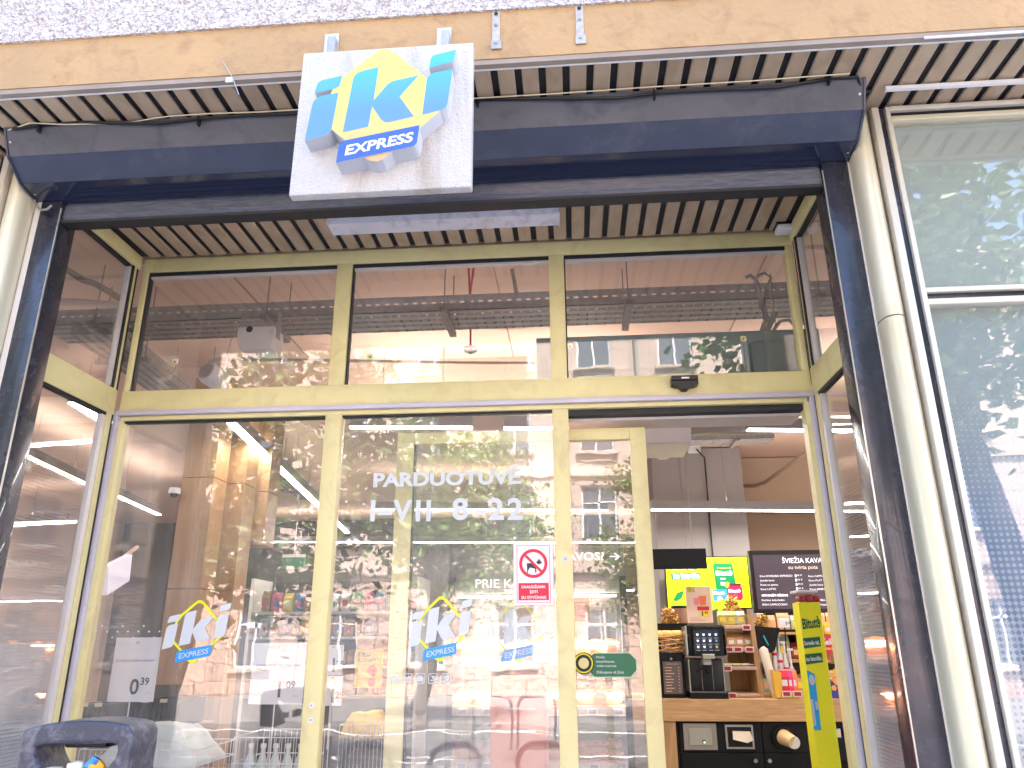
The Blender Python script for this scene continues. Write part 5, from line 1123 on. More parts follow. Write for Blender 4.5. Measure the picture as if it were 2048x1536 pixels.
b = MB(); CL = glass('clear_plastic', 1.5, .02); b.box((xA, TY+.0, zt_+.001), (xB+.015, TY+.12, zt_+.05), CL); b.build('clear_tray', tt)
b = MB(); b.box((xA-.006, TY-.006, zt_+.051), (xB+.022, TY+.13, zt_+.064), WHITE, .003); b.build('tray_rim', tt)
sw = MB(); 
for k in range(3): sw.box((xA+.012+k*.04, TY+.02, zt_+.004), (xA+.048+k*.04, TY+.1, zt_+.036+.006*(k % 2)), mat('sweet_red', (.4, .02, .04), .35), .008)
tag(sw.build('sweet_packets', smooth=True), 'dark red wrapped sweets in the clear tray on top of the yellow totem', 'sweets')

# ---- pastry cabinet behind the doors and its wall signs
PYY = 4.72
pc = thing('pastry_cabinet', PY(1150, 1536, PYY)*1, 'glass fronted pastry shelving behind the narrow sliding leaf', 'cabinet'); pc.location = (.0, PYY, 0)
xp0 = PY(905, 1400, PYY).x; xp1 = PY(1250, 1400, PYY).x
levels = [PY(1200, v, PYY).z for v in (1520, 1411, 1312)]
b = MB(); b.box((xp0, PYY+.45, .2), (xp1, PYY+.5, 1.95), mat('cabinet_dark', (.05, .05, .055), .5)); b.box((xp1, PYY, .0), (xp1+.04, PYY+.5, 1.98), BLKM); b.box((xp0-.04, PYY, .0), (xp0, PYY+.5, 1.98), BLKM); b.box((xp0, PYY+.02, 0), (xp1, PYY+.45, .9), BLKM); b.build('carcass', pc)
for zl in levels:
    b = MB(); b.box((xp0, PYY-.01, zl-.022), (xp1, PYY+.44, zl-.002), mat('shelf_orange', (.72, .36, .16), .5), .002); b.box((xp0, PYY-.014, zl-.055), (xp1, PYY-.0105, zl-.012), SATIN)
    b.build('shelf', pc)
    b = MB(); b.box((xp0+.02, PYY+.01, zl+.335), (xp1-.02, PYY+.03, zl+.345), LED); b.build('shelf_fill_strip', pc)  # glowing strip added under each level to brighten the pastries
    li = bpy.data.lights.new('shelf_fill_light', 'AREA'); li.shape = 'RECTANGLE'; li.size = xp1-xp0; li.size_y = .02; li.energy = 1.3; li.color = (1, .85, .65)  # added fill light to go with the strip
    lo = bpy.data.objects.new('shelf_fill_light', li); COL.objects.link(lo); lo.parent = pc; lo.location = Vector(((xp0+xp1)/2, PYY+.02, zl+.33))-Vector(pc.location); lo.rotation_euler = (rad(20), 0, 0)
    b = MB()
    for k in range(7): x = xp0+.06+k*(xp1-xp0-.1)/6; b.box((x-.03, PYY-.02, zl-.05), (x+.03, PYY-.0145, zl-.014), EI, .002); b.box((x-.022, PYY-.0212, zl-.043), (x+.022, PYY-.0201, zl-.021), INKB); b.mark()
    b.build('price_tag', pc)
b = MB(); b.box((xp0, PYY-.03, .9), (xp1, PYY-.026, 1.95), GLASS2); b.build('glass_front', pc)
CRm = mat('pastry', (.72, .27, .07), .45, var=.5, vscale=30, bump=.3, bscale=60)
def croissant():
    b = MB(); n = 13; pts = []; rr_ = []
    for i in range(n):
        t = i/(n-1); a_ = rad(200)*(t-.5); pts.append((.045*math.sin(a_), -.02*math.cos(a_)+.01, .02)); rr_.append(.006+.022*math.sin(math.pi*t)**.8*(1-.16*(i % 2)))
    b.tube(pts, rr_, CRm, 10); o = b.build('croissant', smooth=True); return o
cr0 = croissant(); first = True
for li, zl in enumerate(levels):
    for k in range(11):
        for row in range(2):
            o = cr0 if first else cr0.copy()
            if not first: COL.objects.link(o)
            first = False
            o.location = (xp0+.05+k*(xp1-xp0-.08)/10.5+random.uniform(-.008, .008), PYY+.06+.045*row+random.uniform(-.01, .01), zl+.002+(.03 if row else 0)); o.rotation_euler = (random.uniform(-.2, .2), random.uniform(-.2, .2), random.uniform(-1, 1)); o.scale = [random.uniform(1.25, 1.55)]*3
            tag(o, ('golden croissant on the bottom shelf of the pastry cabinet', 'golden croissant on the middle shelf of the pastry cabinet', 'golden croissant on the top shelf of the pastry cabinet')[li], 'pastry', 'croissants in the pastry cabinet')
# header lettering over the cabinet
hd = thing('header_board', (0, PYY+.4, 2.2), 'dark grey header board with white lettering above the pastry cabinet', 'sign')
b = MB(); x0, x1, z0, z1 = R2(930, 1096, 1262, 1185, PYY+.02); b.box((xp0-.04, PYY+.03, z0), (xp1+.04, PYY+.06, z1), mat('header_grey', (.16, .15, .15), .5), .003); b.build('board', hd)
b = MB(); LETGLOW = mat('white_letters_glow', (.9, .9, .92), .5, emit=.12); lettering(b, 'PRIE KAVOS', 951, 1092, 1175, 1158, PYY+.026, LETGLOW, .012); b.mark(); lettering(b, 'KAVOS? →', 1118, 1240, 1120, 1104, PYY+.026, LETGLOW, .015); b.build('lettering', hd)  # faint glow put into the white letters so they look brighter
t, x0, x1, z0, z1 = poster('donut_poster', 1148, 1196, 1180, 1243, PYY-.04, mat('poster_ochre', (.66, .40, .2), .6), 'tan poster with a pink ring doughnut on the pastry cabinet', 'poster')
b = MB(); b.disc(((x0+x1)/2-.005, PYY-.042, (z0+z1)/2+.0), .028, mat('donut_pink', (.75, .12, .2), .5), r0=.010, seg=24); b.box((x0+.02, PYY-.042, z0+.012), (x1-.02, PYY-.041, z0+.02), PAPER); b.build('print', t)
t, x0, x1, z0, z1 = poster('product_poster', 1035, 1215, 1088, 1262, PYY-.05, mat('poster_tan', (.68, .44, .2), .6), 'tan offer poster behind the no dogs notice', 'poster')
b = MB(); b.box((x0+.02, PYY-.052, z0+.05), (x1-.02, PYY-.051, z0+.055), INK); b.disc(((x0+x1)/2, PYY-.052, z0+.09), .025, KR); b.build('print', t)
# red orange coffee cooler
rc = thing('drinks_cooler', PY(1030, 1536, 3.6)*1, 'orange red self-service cooler with white script lettering behind the door glass', 'cooler'); x0, x1, z0, z1 = R2(980, 1356, 1092, 1500, 3.6); rc.location = ((x0+x1)/2, 3.6, 0)
b = MB(); b.box((x0, 3.6, .0), (x1, 3.95, z1), mat('cooler_red', (.75, .16, .07), .45), .02); b.build('casing', rc, smooth=True)
b = MB(); b.text('fast', (x0+.09, 3.597, z1-.075), VINYL, .035, bold=.03, up=(.25, 0, 1)); b.box((x0+.06, 3.597, z1-.13), (x0+.2, 3.5985, z1-.122), VINYL); b.box((x0+.03, 3.597, z1-.22), (x0+.2, 3.5985, z1-.213), VINYL); b.build('lettering', rc)

# ---- left: wood cladding, price posters, baskets, shelves
wp = thing('wood_partition', (-2.4, 5.2, 0), 'orange wood clad partition behind the left glass panel', 'partition')
for u0, u1, y_, zlo in ((338, 404, 5.0, 1.36), (404, 470, 5.25, 0), (470, 520, 5.55, 2.3)):
    a = PY(u0, 1150, y_); c = PY(u1, 1150, y_+0); b = MB(); zz = zlo
    for zz0, zz1 in ((zlo, 1.95), (1.955, 2.7), (2.705, 3.44)):
        if zz1 <= zlo: continue
        b.box((a.x, y_, max(zz0, zlo)), (c.x, y_+.2, zz1), WPAN, .002)
    b.build('wood_panel', wp)
b = MB(); a = PY(520, 1100, 5.5); 
dcam = thing('dome_camera', PY(350, 985, 4.95), 'white dome security camera on the orange wood partition', 'camera'); p = PY(349, 985, 4.98); b = MB(); b.lathe([(.035, .03), (.04, .0), (.038, -.01)], p, WHITE, 20); b.build('base', dcam, smooth=True); b = MB(); b.lathe([(.03, -.01), (.022, -.028), (.008, -.034)], p, BLK, 20); b.build('dome', dcam, smooth=True)
def priceboard(u0, v0, u1, v1, y, big, small, title, label, foot_v, sub=True):
    t, x0, x1, z0, z1 = poster('price_poster', u0, v0, u1, v1, y, PAPER, label, 'price sign'); t['group'] = 'white price posters on stands'
    b = MB(); W_ = x1-x0; H_ = z1-z0; yy = y-.0015
    b.text('iki', ((x0+x1)/2, yy, z1-.10*H_), mat('olive_print', (.5, .42, .05), .5), .012, align='C', bold=.03)
    for i, tt_ in enumerate(title): b.text(tt_, (x0+.08*W_, yy, z1-(.38+.07*i)*H_), INKB if i == 0 else INK, .010 if i == 0 else .011, fitw=W_*.84 if i == 0 else None, bold=.02)
    b.text(big, (x0+.56*W_, yy, z0+.12*H_), INK, .058, align='C', bold=.02); b.text(small, (x0+.68*W_, yy, z0+.26*H_), INK, .028, bold=.02); b.text('EUR', (x0+.82*W_, yy, z0+.12*H_), INKB, .008)
    b.build('print', t)
    b = MB(); xm_ = x0+.48*W_; b.tube([(xm_, y+.008, z0+.02), (xm_-.004, y+.02, z0-.3)], .0025, WHITE, 6); b.build('stand', t)
    return t
priceboard(233, 1275, 305, 1404, 3.1, '0', '39', ['iki medžiaginis maišelis su rankenomis'], 'white price poster reading 0 39 behind the left glass panel', 0)
priceboard(508, 1286, 604, 1409, 3.15, '1', '09', ['Gazuotas natūralus mineralinis vanduo', 'UNIQA'], 'white price poster reading 1 09 beside the second gold post', 0)
priceboard(648, 1290, 684, 1350, 3.5, '1', '29', [], 'upper narrow price sheet reading 1 29 behind the middle panel', 0)
priceboard(646, 1352, 682, 1412, 3.5, '1', '29', [], 'lower narrow price sheet reading 1 29 behind the middle panel', 0)
t, x0, x1, z0, z1 = poster('offer_poster', 712, 1298, 763, 1376, 3.9, mat('poster_yellow', (.72, .48, .03), .5), 'yellow offer poster with red rosettes behind the middle panel', 'poster')
b = MB(); b.box((x0+.01, 3.897, z1-.035), (x0+.08, 3.899, z1-.015), GRN); b.box((x0+.01, 3.897, z1-.06), (x0+.1, 3.899, z1-.045), GRN); b.disc((x1-.05, 3.897, z1-.1), .026, RED, seg=10); b.disc((x1-.05, 3.897, z1-.155), .02, RED, seg=10); b.build('print', t)
ls = thing('light_box', PY(228, 1150, 4.5), 'glowing white till number box turned sideways behind the left glass panel', 'illuminated sign')
q = [PY(203, 1132, 4.4), PY(252, 1108, 4.6), PY(246, 1161, 4.6), PY(201, 1190, 4.4)]; b = MB(); b.prism(q, (.03, .02, 0), mat('lightbox_white', (.62, .60, .74), .5, emit=.045)); b.build('box', ls)
b = MB(); p = PY(222, 1163, 4.47); b.text('1', p+Vector((-.004, -.012, -.01)), mat('digit_white', (1, 1, 1), .5, emit=.12), .07, bold=.05, right=(1, 1, .3)); b.build('number', ls); b = MB(); b.tube([PY(250, 1112, 4.6), PY(275, 1094, 4.75)], .012, mat('tan_arm', (.5, .36, .25), .6), 8); b.build('arm', ls)
gs = thing('green_sign', PY(587, 1120, 9), 'dark green hanging board with a pale top strip behind the left panel', 'sign'); x0, x1, z0, z1 = R2(565, 1115, 608, 1137, 9); b = MB(); b.box((x0, 9, z0), (x1, 9.02, z1), GRN); b.build('board', gs)
b = MB(); b.box((x0, 8.995, z1+.001), (x1, 9.02, z1+.035), SILVER); b.tube([((x0+x1)/2, 9.01, z1+.03), ((x0+x1)/2, 9.01, ZC-.15)], .006, SILVER, 6); b.build('top_strip', gs)
# wire baskets with white cloths
def wirebasket(x0, x1, y0, y1, z0, z1, label):
    t = thing('wire_basket', ((x0+x1)/2, y0, z0), label, 'wire basket', 'wire display baskets'); b = MB()
    k = int((x1-x0)/.022)
    for i in range(k+1): x = x0+(x1-x0)*i/k; b.tube([(x, y0, z0), (x, y0, z1)], .0013, WHITE, 4); b.tube([(x, y1, z0), (x, y1, z1)], .0013, WHITE, 4)
    for z in np.linspace(z0, z1, 5): b.tube([(x0, y0, z), (x1, y0, z), (x1, y1, z), (x0, y1, z)], .0022, WHITE, 5, close=True)
    b.build('wire_cage', t)
    b = MB()
    for x in (x0, x1):
        for yy_ in (y0, y1): b.tube([(x, yy_, 0), (x, yy_, z0)], .008, WHITE, 6)
    b.build('leg', t)
    b = MB(); b.box((x0, y0, z0-.006), (x1, y1, z0-.003), WHITE); b.build('base', t)
p = PY(285, 1500, 3.05); q = PY(395, 1500, 3.05)
wirebasket(p.x-.25, q.x, 3.05, 3.4, 1.0, PY(340, 1500, 3.05).z, 'white wire basket of folded cloths beside the litter bin')
p2 = PY(455, 1500, 3.05); q2 = PY(590, 1500, 3.05); wirebasket(p2.x, q2.x, 3.1, 3.4, .9, PY(500, 1475, 3.1).z, 'white wire basket of clear water bottles behind the second gold post')
# crumpled cloths: draped grid with noise
def cloth(name, x0, x1, y0, y1, z, amp, m, label, seed):
    rnd = random.Random(seed); nx, ny = 64, 40; ph = [(rnd.uniform(2, 11), rnd.uniform(3, 15), rnd.uniform(0, 6.28), rnd.uniform(.3, 1)) for _ in range(9)]; vs = []
    for j in range(ny):
        for i in range(nx):
            u, v = i/(nx-1), j/(ny-1); e = min(u, 1-u, v, 1-v)*5; e = min(1, e)
            h = sum(w_*(1-abs(math.sin(a_*u*.7+b_*v*.5+p_+.8*math.sin(3*u+5*v))))*1.1 for a_, b_, p_, w_ in ph)/4-.3
            vs.append((x0+(x1-x0)*u+.008*math.sin(17*v+seed), y0+(y1-y0)*v+.008*math.sin(13*u), z+amp*(e**.5)*(1+.8*h)-.05*(1-e)))
    b = MB(); b.add(vs, [(j*nx+i, j*nx+i+1, (j+1)*nx+i+1, (j+1)*nx+i) for j in range(ny-1) for i in range(nx-1)], m); o = b.build(name, smooth=True); md = o.modifiers.new('thickness', 'SOLIDIFY'); md.thickness = .004
    return tag(o, label, 'cloth', 'folded white cloths in the wire basket')
CLW = mat('white_cloth', (.62, .68, .66), .85, bump=.3, bscale=140)
zt3 = PY(340, 1500, 3.05).z
cloth('folded_cloth', p.x-.2, q.x-.01, 3.04, 3.36, zt3-.01, .035, CLW, 'white cloth heaped in the wire basket, the lower one', 1)
cloth('folded_cloth', p.x-.16, q.x-.08, 3.10, 3.38, zt3+.02, .04, CLW, 'white cloth heaped in the wire basket, the upper one', 5)
for i in range(5):
    x = p2.x+.03+i*(q2.x-p2.x-.06)/4; zb = .905; b = MB(); b.lathe([(.024, 0), (.026, .01), (.026, .22), (.02, .26), (.009, .29), (.009, .31)], (x, 3.2, zb), mat('clear_bottle', (.55, .62, .62), .15), 16)
    o = b.build('water_bottle', smooth=True); tag(o, 'clear plastic bottle standing in the right hand wire basket', 'bottle', 'bottles in the wire basket'); o2 = MB(); o2.lathe([(.011, .31), (.011, .325)], (x, 3.2, zb), WHITE, 12); c_ = o2.build('bottle_cap', o); c_.location = (0, 0, 0)
# black crate with produce label
def crate(u0, v0, u1, v1, y, label):
    x0, x1, z0, z1 = R2(u0, v0, u1, v1, y); t = thing('black_crate', ((x0+x1)/2, y, z0), label, 'crate', 'black crates'); b = MB()
    n = 9
    for i in range(n): x = x0+(x1-x0)*i/n; b.box((x, y, z0), (x+(x1-x0)/n*.6, y+.01, z1), BLK)
    b.box((x0, y-.003, z1-.02), (x1, y+.012, z1), BLK, .002); b.box((x0, y-.003, z0), (x1, y+.012, z0+.02), BLK, .002); b.box((x0, y+.012, z0), (x0+.01, y+.3, z1), BLK); b.box((x1-.01, y+.012, z0), (x1, y+.3, z1), BLK); b.box((x0, y+.3, z0), (x1, y+.31, z1), BLK); b.box((x0, y, z0-.008), (x1, y+.3, z0-.001), BLK); b.build('crate_body', t)
    b = MB()
    for f in (.15, .6): b.box((x0+(x1-x0)*f, y-.012, z1-.012), (x0+(x1-x0)*f+.035, y-.004, z1+.006), mat('tag_cream', (.75, .62, .42), .6)); b.mark()
    b.build('price_tag', t)
crate(272, 1400, 350, 1450, 4.1, 'black slatted crate below the orange partition'); crate(155, 1408, 210, 1455, 4.0, 'black slatted crate at the far left behind the litter bin')
b = MB(); a = PY(380, 1430, 5.1); b.box((-3.3, 4.1, .0), (PY(360, 1450, 4.1).x, 4.5, PY(300, 1452, 4.1).z-.01), mat('shelf_brown', (.3, .2, .15), .6), .004); tag(b.build('crate_shelf'), 'brown plinth carrying the black crates', 'shelf')
# product shelving in the background (left and centre)
sh = thing('product_shelving', PY(560, 1400, 7.2)*1, 'white shelving of bright packets behind the left glass panel', 'shelving'); YS = 7.2; xs0 = PY(495, 1300, YS).x; xs1 = PY(830, 1300, YS).x; sh.location = (xs0, YS, 0)
zsl = [PY(600, v, YS).z for v in (1222, 1272, 1330, 1390)]
b = MB(); b.box((xs0-.03, YS, 0), (xs0, YS+.5, zsl[0]+.3), SILVER); b.box((xs1, YS, 0), (xs1+.03, YS+.5, zsl[0]+.3), SILVER); b.box((xs0, YS+.46, 0), (xs1, YS+.5, zsl[0]+.3), mat('shelf_back', (.035, .033, .033), .7)); b.build('upright', sh)
for z in zsl: b = MB(); b.box((xs0, YS, z-.03), (xs1, YS+.45, z-.005), mat('shelf_grey', (.3, .3, .3), .5), .002); b.build('shelf', sh)
PALC = [mat('pk%d' % i, c_, .4) for i, c_ in enumerate(((.42, .17, .02), (.34, .02, .03), (.03, .16, .07), (.4, .3, .06), (.3, .06, .13), (.36, .35, .34), (.18, .1, .06), (.03, .08, .2)))]
NM = ('top', 'second', 'third', 'lowest')
for li, z in enumerate(zsl):
    x = xs0+.06
    while x < xs1-.05:
        w_ = random.uniform(.06, .11); h = random.uniform(.11, .2); m_ = random.choice(PALC)
        pouch('food_packet', (x+w_/2, YS+.1, z), w_, h, .06, m_, 'bright food packet on the %s white shelf behind the left panel' % NM[li], 'packets on the white shelving', random.choice(PALC))
        x += w_+random.uniform(.006, .03)
# yellow sacks seen low behind the middle panel
ys = thing('wire_bin', PY(720, 1536, 4.6), 'wire bin of yellow nets low behind the middle panel', 'bin'); p = PY(680, 1450, 4.6); q = PY(765, 1450, 4.6)
b = MB(); 
for i in range(12): x = p.x+(q.x-p.x)*i/11; b.tube([(x, 4.6, .5), (x, 4.6, p.z)], .002, WHITE, 4)
b.tube([(p.x, 4.6, p.z), (q.x, 4.6, p.z), (q.x, 4.9, p.z), (p.x, 4.9, p.z)], .003, WHITE, 5, close=True); b.build('wire_cage', ys)
o = cloth('yellow_net', p.x, q.x, 4.61, 4.88, p.z-.02, .06, mat('yellow_net', (.72, .45, .06), .7), 'crumpled yellow net in the wire bin behind the middle panel', 9); o['category'] = 'net'; o['group'] = ''; del o['group']

# ================================================================ THE STREET BEHIND THE CAMERA (seen reflected in the glass)
b = MB(); b.box((-40, -3.6, -.05), (40, FY+.03, -.021), PAVE); struct(b.build('pavement'))
b = MB(); b.box((-40, -3.75, -.14), (40, -3.6, -.021), mat('kerb_stone', (.4, .39, .38), .8)); struct(b.build('kerb'))
b = MB(); b.box((-120, -120, -.2), (120, 60, -.16), ASPH); struct(b.build('ground'))
b = MB(); b.box((-40, -12.2, -.159), (40, -3.75, -.15), ASPH); struct(b.build('road'))
b = MB(); b.box((-40, -20.6, -.159), (40, -12.2, -.03), mat('far_paving', (.24, .225, .22), .85, var=.3, vscale=1.5)); struct(b.build('far_pavement'))
RM = mat('road_paint', (.7, .7, .68), .7)
b = MB()
for y_ in (-4.3, -8.0, -11.7):
    if y_ == -8.0:
        for x in range(-36, 36, 4): b.box((x, y_, -.1485), (x+2, y_+.12, -.146), RM)
    else: b.box((-40, y_, -.1485), (40, y_+.12, -.146), RM)
struct(b.build('road_markings'))
# building across the street
OB = thing('opposite_building', (0, -20.6, 0), 'pink stone apartment building across the street with rusticated base and tall windows', 'building')
M1 = masonry('rusticated_stone', (.48, .35, .29), (.42, .30, .25), (.22, .16, .13), 1.1, .48, 1.6)
M2 = masonry('smooth_ashlar', (.50, .39, .33), (.46, .355, .30), (.36, .27, .23), 1.5, .55, .2, .012)
YO = -20.6
wins = []
for fl, (zb, h) in enumerate(((.9, 1.9), (4.9, 1.9), (8.0, 1.9), (11.1, 1.9))):
    for k in range(-8, 9):
        xc = .95+k*2.95; wins.append((xc-.62, xc+.62, zb, zb+h, fl))
def wall_with_holes(name, parent, x0, x1, z0, z1, rects, y, th, m):
    xs = sorted({x0, x1, *[r[0] for r in rects], *[r[1] for r in rects]}); zs_ = sorted({z0, z1, *[r[2] for r in rects], *[r[3] for r in rects]}); b = MB()
    for i in range(len(xs)-1):
        for j in range(len(zs_)-1):
            cx_, cz_ = (xs[i]+xs[i+1])/2, (zs_[j]+zs_[j+1])/2
            if any(r[0] < cx_ < r[1] and r[2] < cz_ < r[3] for r in rects): continue
            b.quad((xs[i], y, zs_[j]), (xs[i+1], y, zs_[j]), (xs[i+1], y, zs_[j+1]), (xs[i], y, zs_[j+1]), m)
    for r in rects:
        a0, a1, c0_, c1_ = r[:4]
        b.quad((a0, y, c0_), (a1, y, c0_), (a1, y-th, c0_), (a0, y-th, c0_), m); b.quad((a0, y, c1_), (a1, y, c1_), (a1, y-th, c1_), (a0, y-th, c1_), m)
        b.quad((a0, y, c0_), (a0, y, c1_), (a0, y-th, c1_), (a0, y-th, c0_), m); b.quad((a1, y, c0_), (a1, y, c1_), (a1, y-th, c1_), (a1, y-th, c0_), m)
    return b.build(name, parent)
wall_with_holes('base_wall', OB, -26, 26, -.1, 3.9, [w_ for w_ in wins if w_[4] == 0], YO, .3, M1)
wall_with_holes('upper_wall', OB, -26, 26, 3.9, 14.2, [w_ for w_ in wins if w_[4] > 0], YO-.06, .3, M2)
b = MB(); b.box((-26, YO-8, -.1), (26, YO-.37, 14.2), mat('dark_room', (.05, .05, .055), .8)); b.box((-26.3, YO-8, 14.2), (26.3, YO+.5, 14.5), M2); b.build('body', OB)
b = MB(); b.box((-26, YO-.02, 3.82), (26, YO+.18, 4.05), M2, .02); b.box((-26, YO-.02, 7.15), (26, YO+.05, 7.3), M2); b.box((-26, YO-.02, 13.6), (26, YO+.3, 13.9), M2, .03); b.build('cornice', OB)
FRW = mat('window_white', (.62, .62, .62), .5); WG = mat('window_dark_glass', (.09, .1, .12), .12, spec=.8)
def opp_window(x0, x1, z0, z1):
    b = MB(); y = YO-.2
    for a0, a1, c0_, c1_ in ((x0, x0+.07, z0, z1), (x1-.07, x1, z0, z1), (x0+.07, x1-.07, z0, z0+.07), (x0+.07, x1-.07, z1-.07, z1), ((x0+x1)/2-.035, (x0+x1)/2+.035, z0+.07, z1-.07), (x0+.07, x1-.07, z1-.62, z1-.56)): b.box((a0, y, c0_), (a1, y+.05, c1_), FRW)
    o = b.build('window', OB)
    b = MB(); b.box((x0+.07, y+.005, z0+.07), (x1-.07, y+.02, z1-.07), WG); g = b.build('pane', o); g.location = (0, 0, 0)
    b = MB(); b.box((x0-.12, YO-.1, z0-.12), (x1+.12, YO+.14, z0-.02), M2, .01); s_ = b.build('sill', o); s_.location = (0, 0, 0)
for w_ in wins:
    if abs(w_[0]) < 18: opp_window(*w_[:4])
b = MB()
for k in range(-7, 8):                                               # framed panels between the storeys
    xc = .95+k*2.95
    for zc in (7.55,  10.65):
        for (a0, a1, c0_, c1_) in ((-.6, .6, .2, .25), (-.6, .6, -.25, -.2), (-.6, -.55, -.2, .2), (.55, .6, -.2, .2)): b.box((xc+a0, YO-.058, zc+c0_-.12), (xc+a1, YO+.02, zc+c1_-.12), M2)
b.build('panel_moulding', OB)
b = MB(); b.tube([(2.5, YO+.1, 0), (2.5, YO+.1, 13.6)], .06, mat('downpipe', (.3, .28, .27), .6), 8); b.tube([(-9.3, YO+.1, 0), (-9.3, YO+.1, 13.6)], .06, MATS['downpipe'], 8); b.build('downpipe', OB)

# trees
BARK = mat('bark', (.07, .055, .045), .9, var=.4, vscale=10, bump=.8, bscale=14)
def leafmat(name, c):
    m = bpy.data.materials.new(name); m.use_nodes = True; n = m.node_tree; L = n.links; n.nodes.clear()
    o = n.nodes.new('ShaderNodeOutputMaterial'); d = n.nodes.new('ShaderNodeBsdfPrincipled'); t = n.nodes.new('ShaderNodeBsdfTranslucent'); mx = n.nodes.new('ShaderNodeMixShader'); mx.inputs[0].default_value = .35
    geo = n.nodes.new('ShaderNodeNewGeometry'); rp = n.nodes.new('ShaderNodeValToRGB'); L.new(geo.outputs['Random Per Island'], rp.inputs[0])
    rp.color_ramp.elements[0].color = (c[0]*.6, c[1]*.6, c[2]*.6, 1); rp.color_ramp.elements[1].color = (c[0]*1.5, c[1]*1.4, c[2]*1.2, 1)
    L.new(rp.outputs[0], d.inputs['Base Color']); d.inputs['Roughness'].default_value = .45; L.new(rp.outputs[0], t.inputs[0]); L.new(d.outputs[0], mx.inputs[1]); L.new(t.outputs[0], mx.inputs[2]); L.new(mx.outputs[0], o.inputs[0]); return m
LF1 = leafmat('leaf_deep', (.085, .15, .04)); LF2 = leafmat('leaf_fresh', (.12, .21, .045))
def tree(label, base, h_tr, centre, rad_, n_clump, n_leaf, ls_, lm, seed, group='street trees'):
    rg = np.random.default_rng(seed); t = thing('street_tree', base, label, 'tree', group); b = MB(); B = Vector(base); Ct = Vector(centre)
    top = Vector((B.x*.7+Ct.x*.3, B.y*.7+Ct.y*.3, h_tr)); mid = (B+top)/2+Vector((.08, .05, 0)); r0 = .16 if rad_[2] > 1.6 else .1
    b.tube([B, B+Vector((0, 0, .3)), mid, top], [r0*1.5, r0*1.1, r0, r0*.8], BARK, 12)
    cl = []
    for k in range(n_clump):
        v = rg.normal(size=3); v /= np.linalg.norm(v); q = rg.uniform(.35, 1)**.6; c = Ct+Vector((v[0]*rad_[0]*q, v[1]*rad_[1]*q, v[2]*rad_[2]*q)); cl.append(c)
    for c in cl[::2]:
        m_ = top.lerp(c, .5)+Vector((0, 0, .25)); b.tube([top-Vector((0, 0, .3)), top.lerp(m_, .5), m_, c], [r0*.6, r0*.4, r0*.22, r0*.06], BARK, 6)
    b.build('trunk', t, smooth=True)
    per = n_leaf//n_clump; P = []
    for c in cl:
        s_ = rg.uniform(.28, .62)*min(rad_)/1.6; q = rg.normal(size=(per, 3))*np.array([s_, s_, s_*.6])+np.array(c); P.append(q)
    P = np.concatenate(P); N = len(P); a = rg.normal(size=(N, 3)); a /= np.linalg.norm(a, axis=1)[:, None]; a[:, 2] *= .6; c_ = rg.normal(size=(N, 3)); bb_ = np.cross(a, c_); bb_ /= np.linalg.norm(bb_, axis=1)[:, None]
    sz = ls_*rg.uniform(.6, 1.3, size=(N, 1)); nn = np.cross(a, bb_)
    V = np.stack([P-a*sz, P-bb_*sz*.55-a*sz*.15+nn*sz*.12, P+a*sz*1.1, P+bb_*sz*.55-a*sz*.15+nn*sz*.12], axis=1).reshape(-1, 3)
    F = np.arange(N*4).reshape(-1, 4); me = bpy.data.meshes.new('crown'); me.from_pydata(V.tolist(), [], F.tolist()); me.materials.append(lm)
    o = bpy.data.objects.new('crown', me); COL.objects.link(o); o.parent = t; o.location = -Vector(t.location)
def mir(u, v, yv, yp=YD+.02):   # where a thing stands whose mirror image in the pane shows at this depth
    p = PY(u, v, yv); return Vector((p.x, 2*yp-yv, p.z))
c = mir(580, 980, 11.0); tree('large dark leaved tree on the near pavement edge left of the entrance', (c.x-1.6, -5.4, -.02), 3.1, (c.x, c.y, 3.9), (2.3, 1.4, 2.2), 46, 5200, .10, LF1, 3)
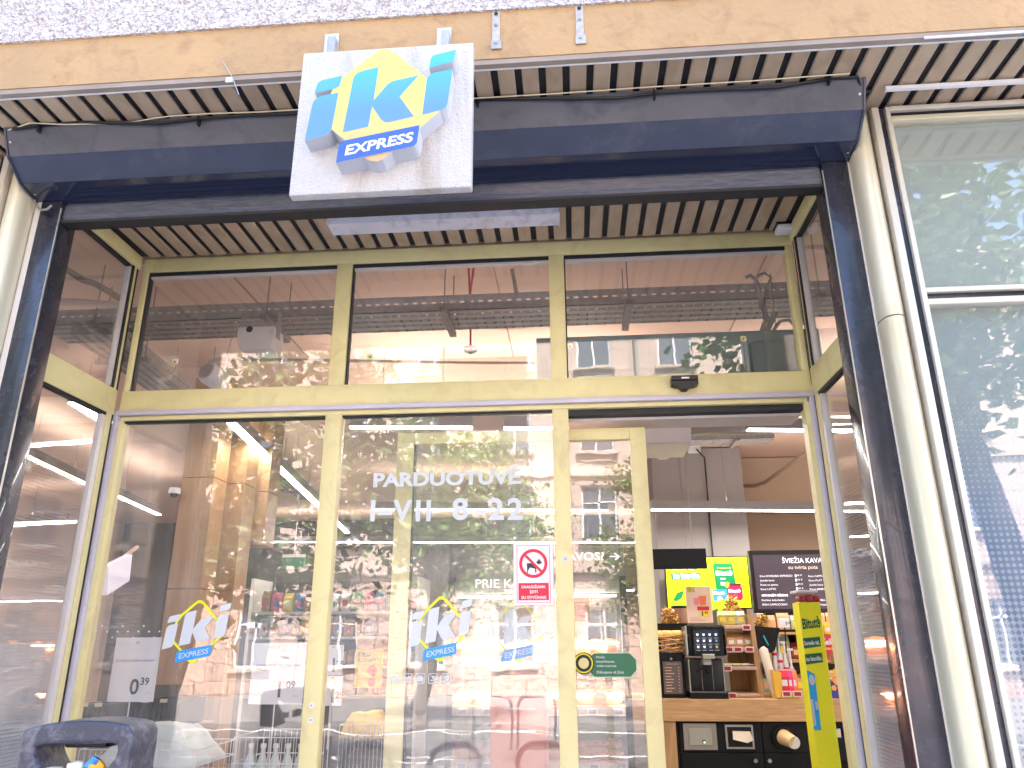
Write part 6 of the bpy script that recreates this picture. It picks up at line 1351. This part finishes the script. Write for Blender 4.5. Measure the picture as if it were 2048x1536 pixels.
c = mir(925, 1040, 17.5); b0 = mir(840, 1300, 17.2); tree('light green tree across the road straight opposite the entrance', (b0.x, b0.y, -.03), 2.6, (c.x, c.y, 4.4), (1.9, 1.6, 2.0), 52, 10000, .08, LF2, 5)
c = mir(1290, 1150, 17.5); tree('light green tree across the road right of the entrance', (c.x+.3, c.y, -.03), 2.2, (c.x+.2, c.y, 3.9), (1.25, 1.2, 2.1), 34, 8000, .07, LF2, 8)
tree('leafy tree on the near pavement right of the entrance', (3.9, -3.0, -.02), 3.4, (3.1, -3.0, 4.9), (1.3, 1.3, 2.0), 44, 7500, .085, LF1, 11)
tree('dark tree on the near pavement far left', (-7.5, -2.5, -.02), 3.2, (-7.0, -2.5, 4.6), (2.3, 1.8, 1.9), 40, 9000, .09, LF1, 14)
# bicycle hoops
HM = mat('hoop_steel', (.10, .12, .15), .35, .6)
def hoop(x, y, wd, label):
    t = thing('bicycle_hoop', (x, y, 0), label, 'bicycle stand', 'steel bicycle hoops'); b = MB(); pts = [(x-wd/2, y, 0), (x-wd/2, y, .62)]
    for k in range(7): a = math.pi-k*math.pi/12; pts.append((x-wd/2+.14+.14*math.cos(a), y, .66+.14*math.sin(a)))
    for k in range(7): a = math.pi/2-k*math.pi/12; pts.append((x+wd/2-.14+.14*math.cos(a), y, .66+.14*math.sin(a)))
    pts += [(x+wd/2, y, 0)]; b.tube(pts, .024, HM, 10); b.build('hoop', t, smooth=True)
    b = MB(); 
    for xx in (x-wd/2, x+wd/2): b.lathe([(.06, 0), (.06, .008), (.03, .012)], (xx, y, 0), HM, 12)
    b.build('base_plate', t)
for u, lab in ((735, 'near bicycle hoop at the left of the row'), (908, 'near bicycle hoop in the middle of the row'), (1085, 'near bicycle hoop at the right of the row')):
    q = mir(u, 1490, 6.9); hoop(q.x, q.y, .42, lab)
for u, lab in ((985, 'far bicycle hoop across the road, left one'), (1072, 'far bicycle hoop across the road, right one')):
    q = mir(u, 1400, 13.2); hoop(q.x, q.y, .6, lab)
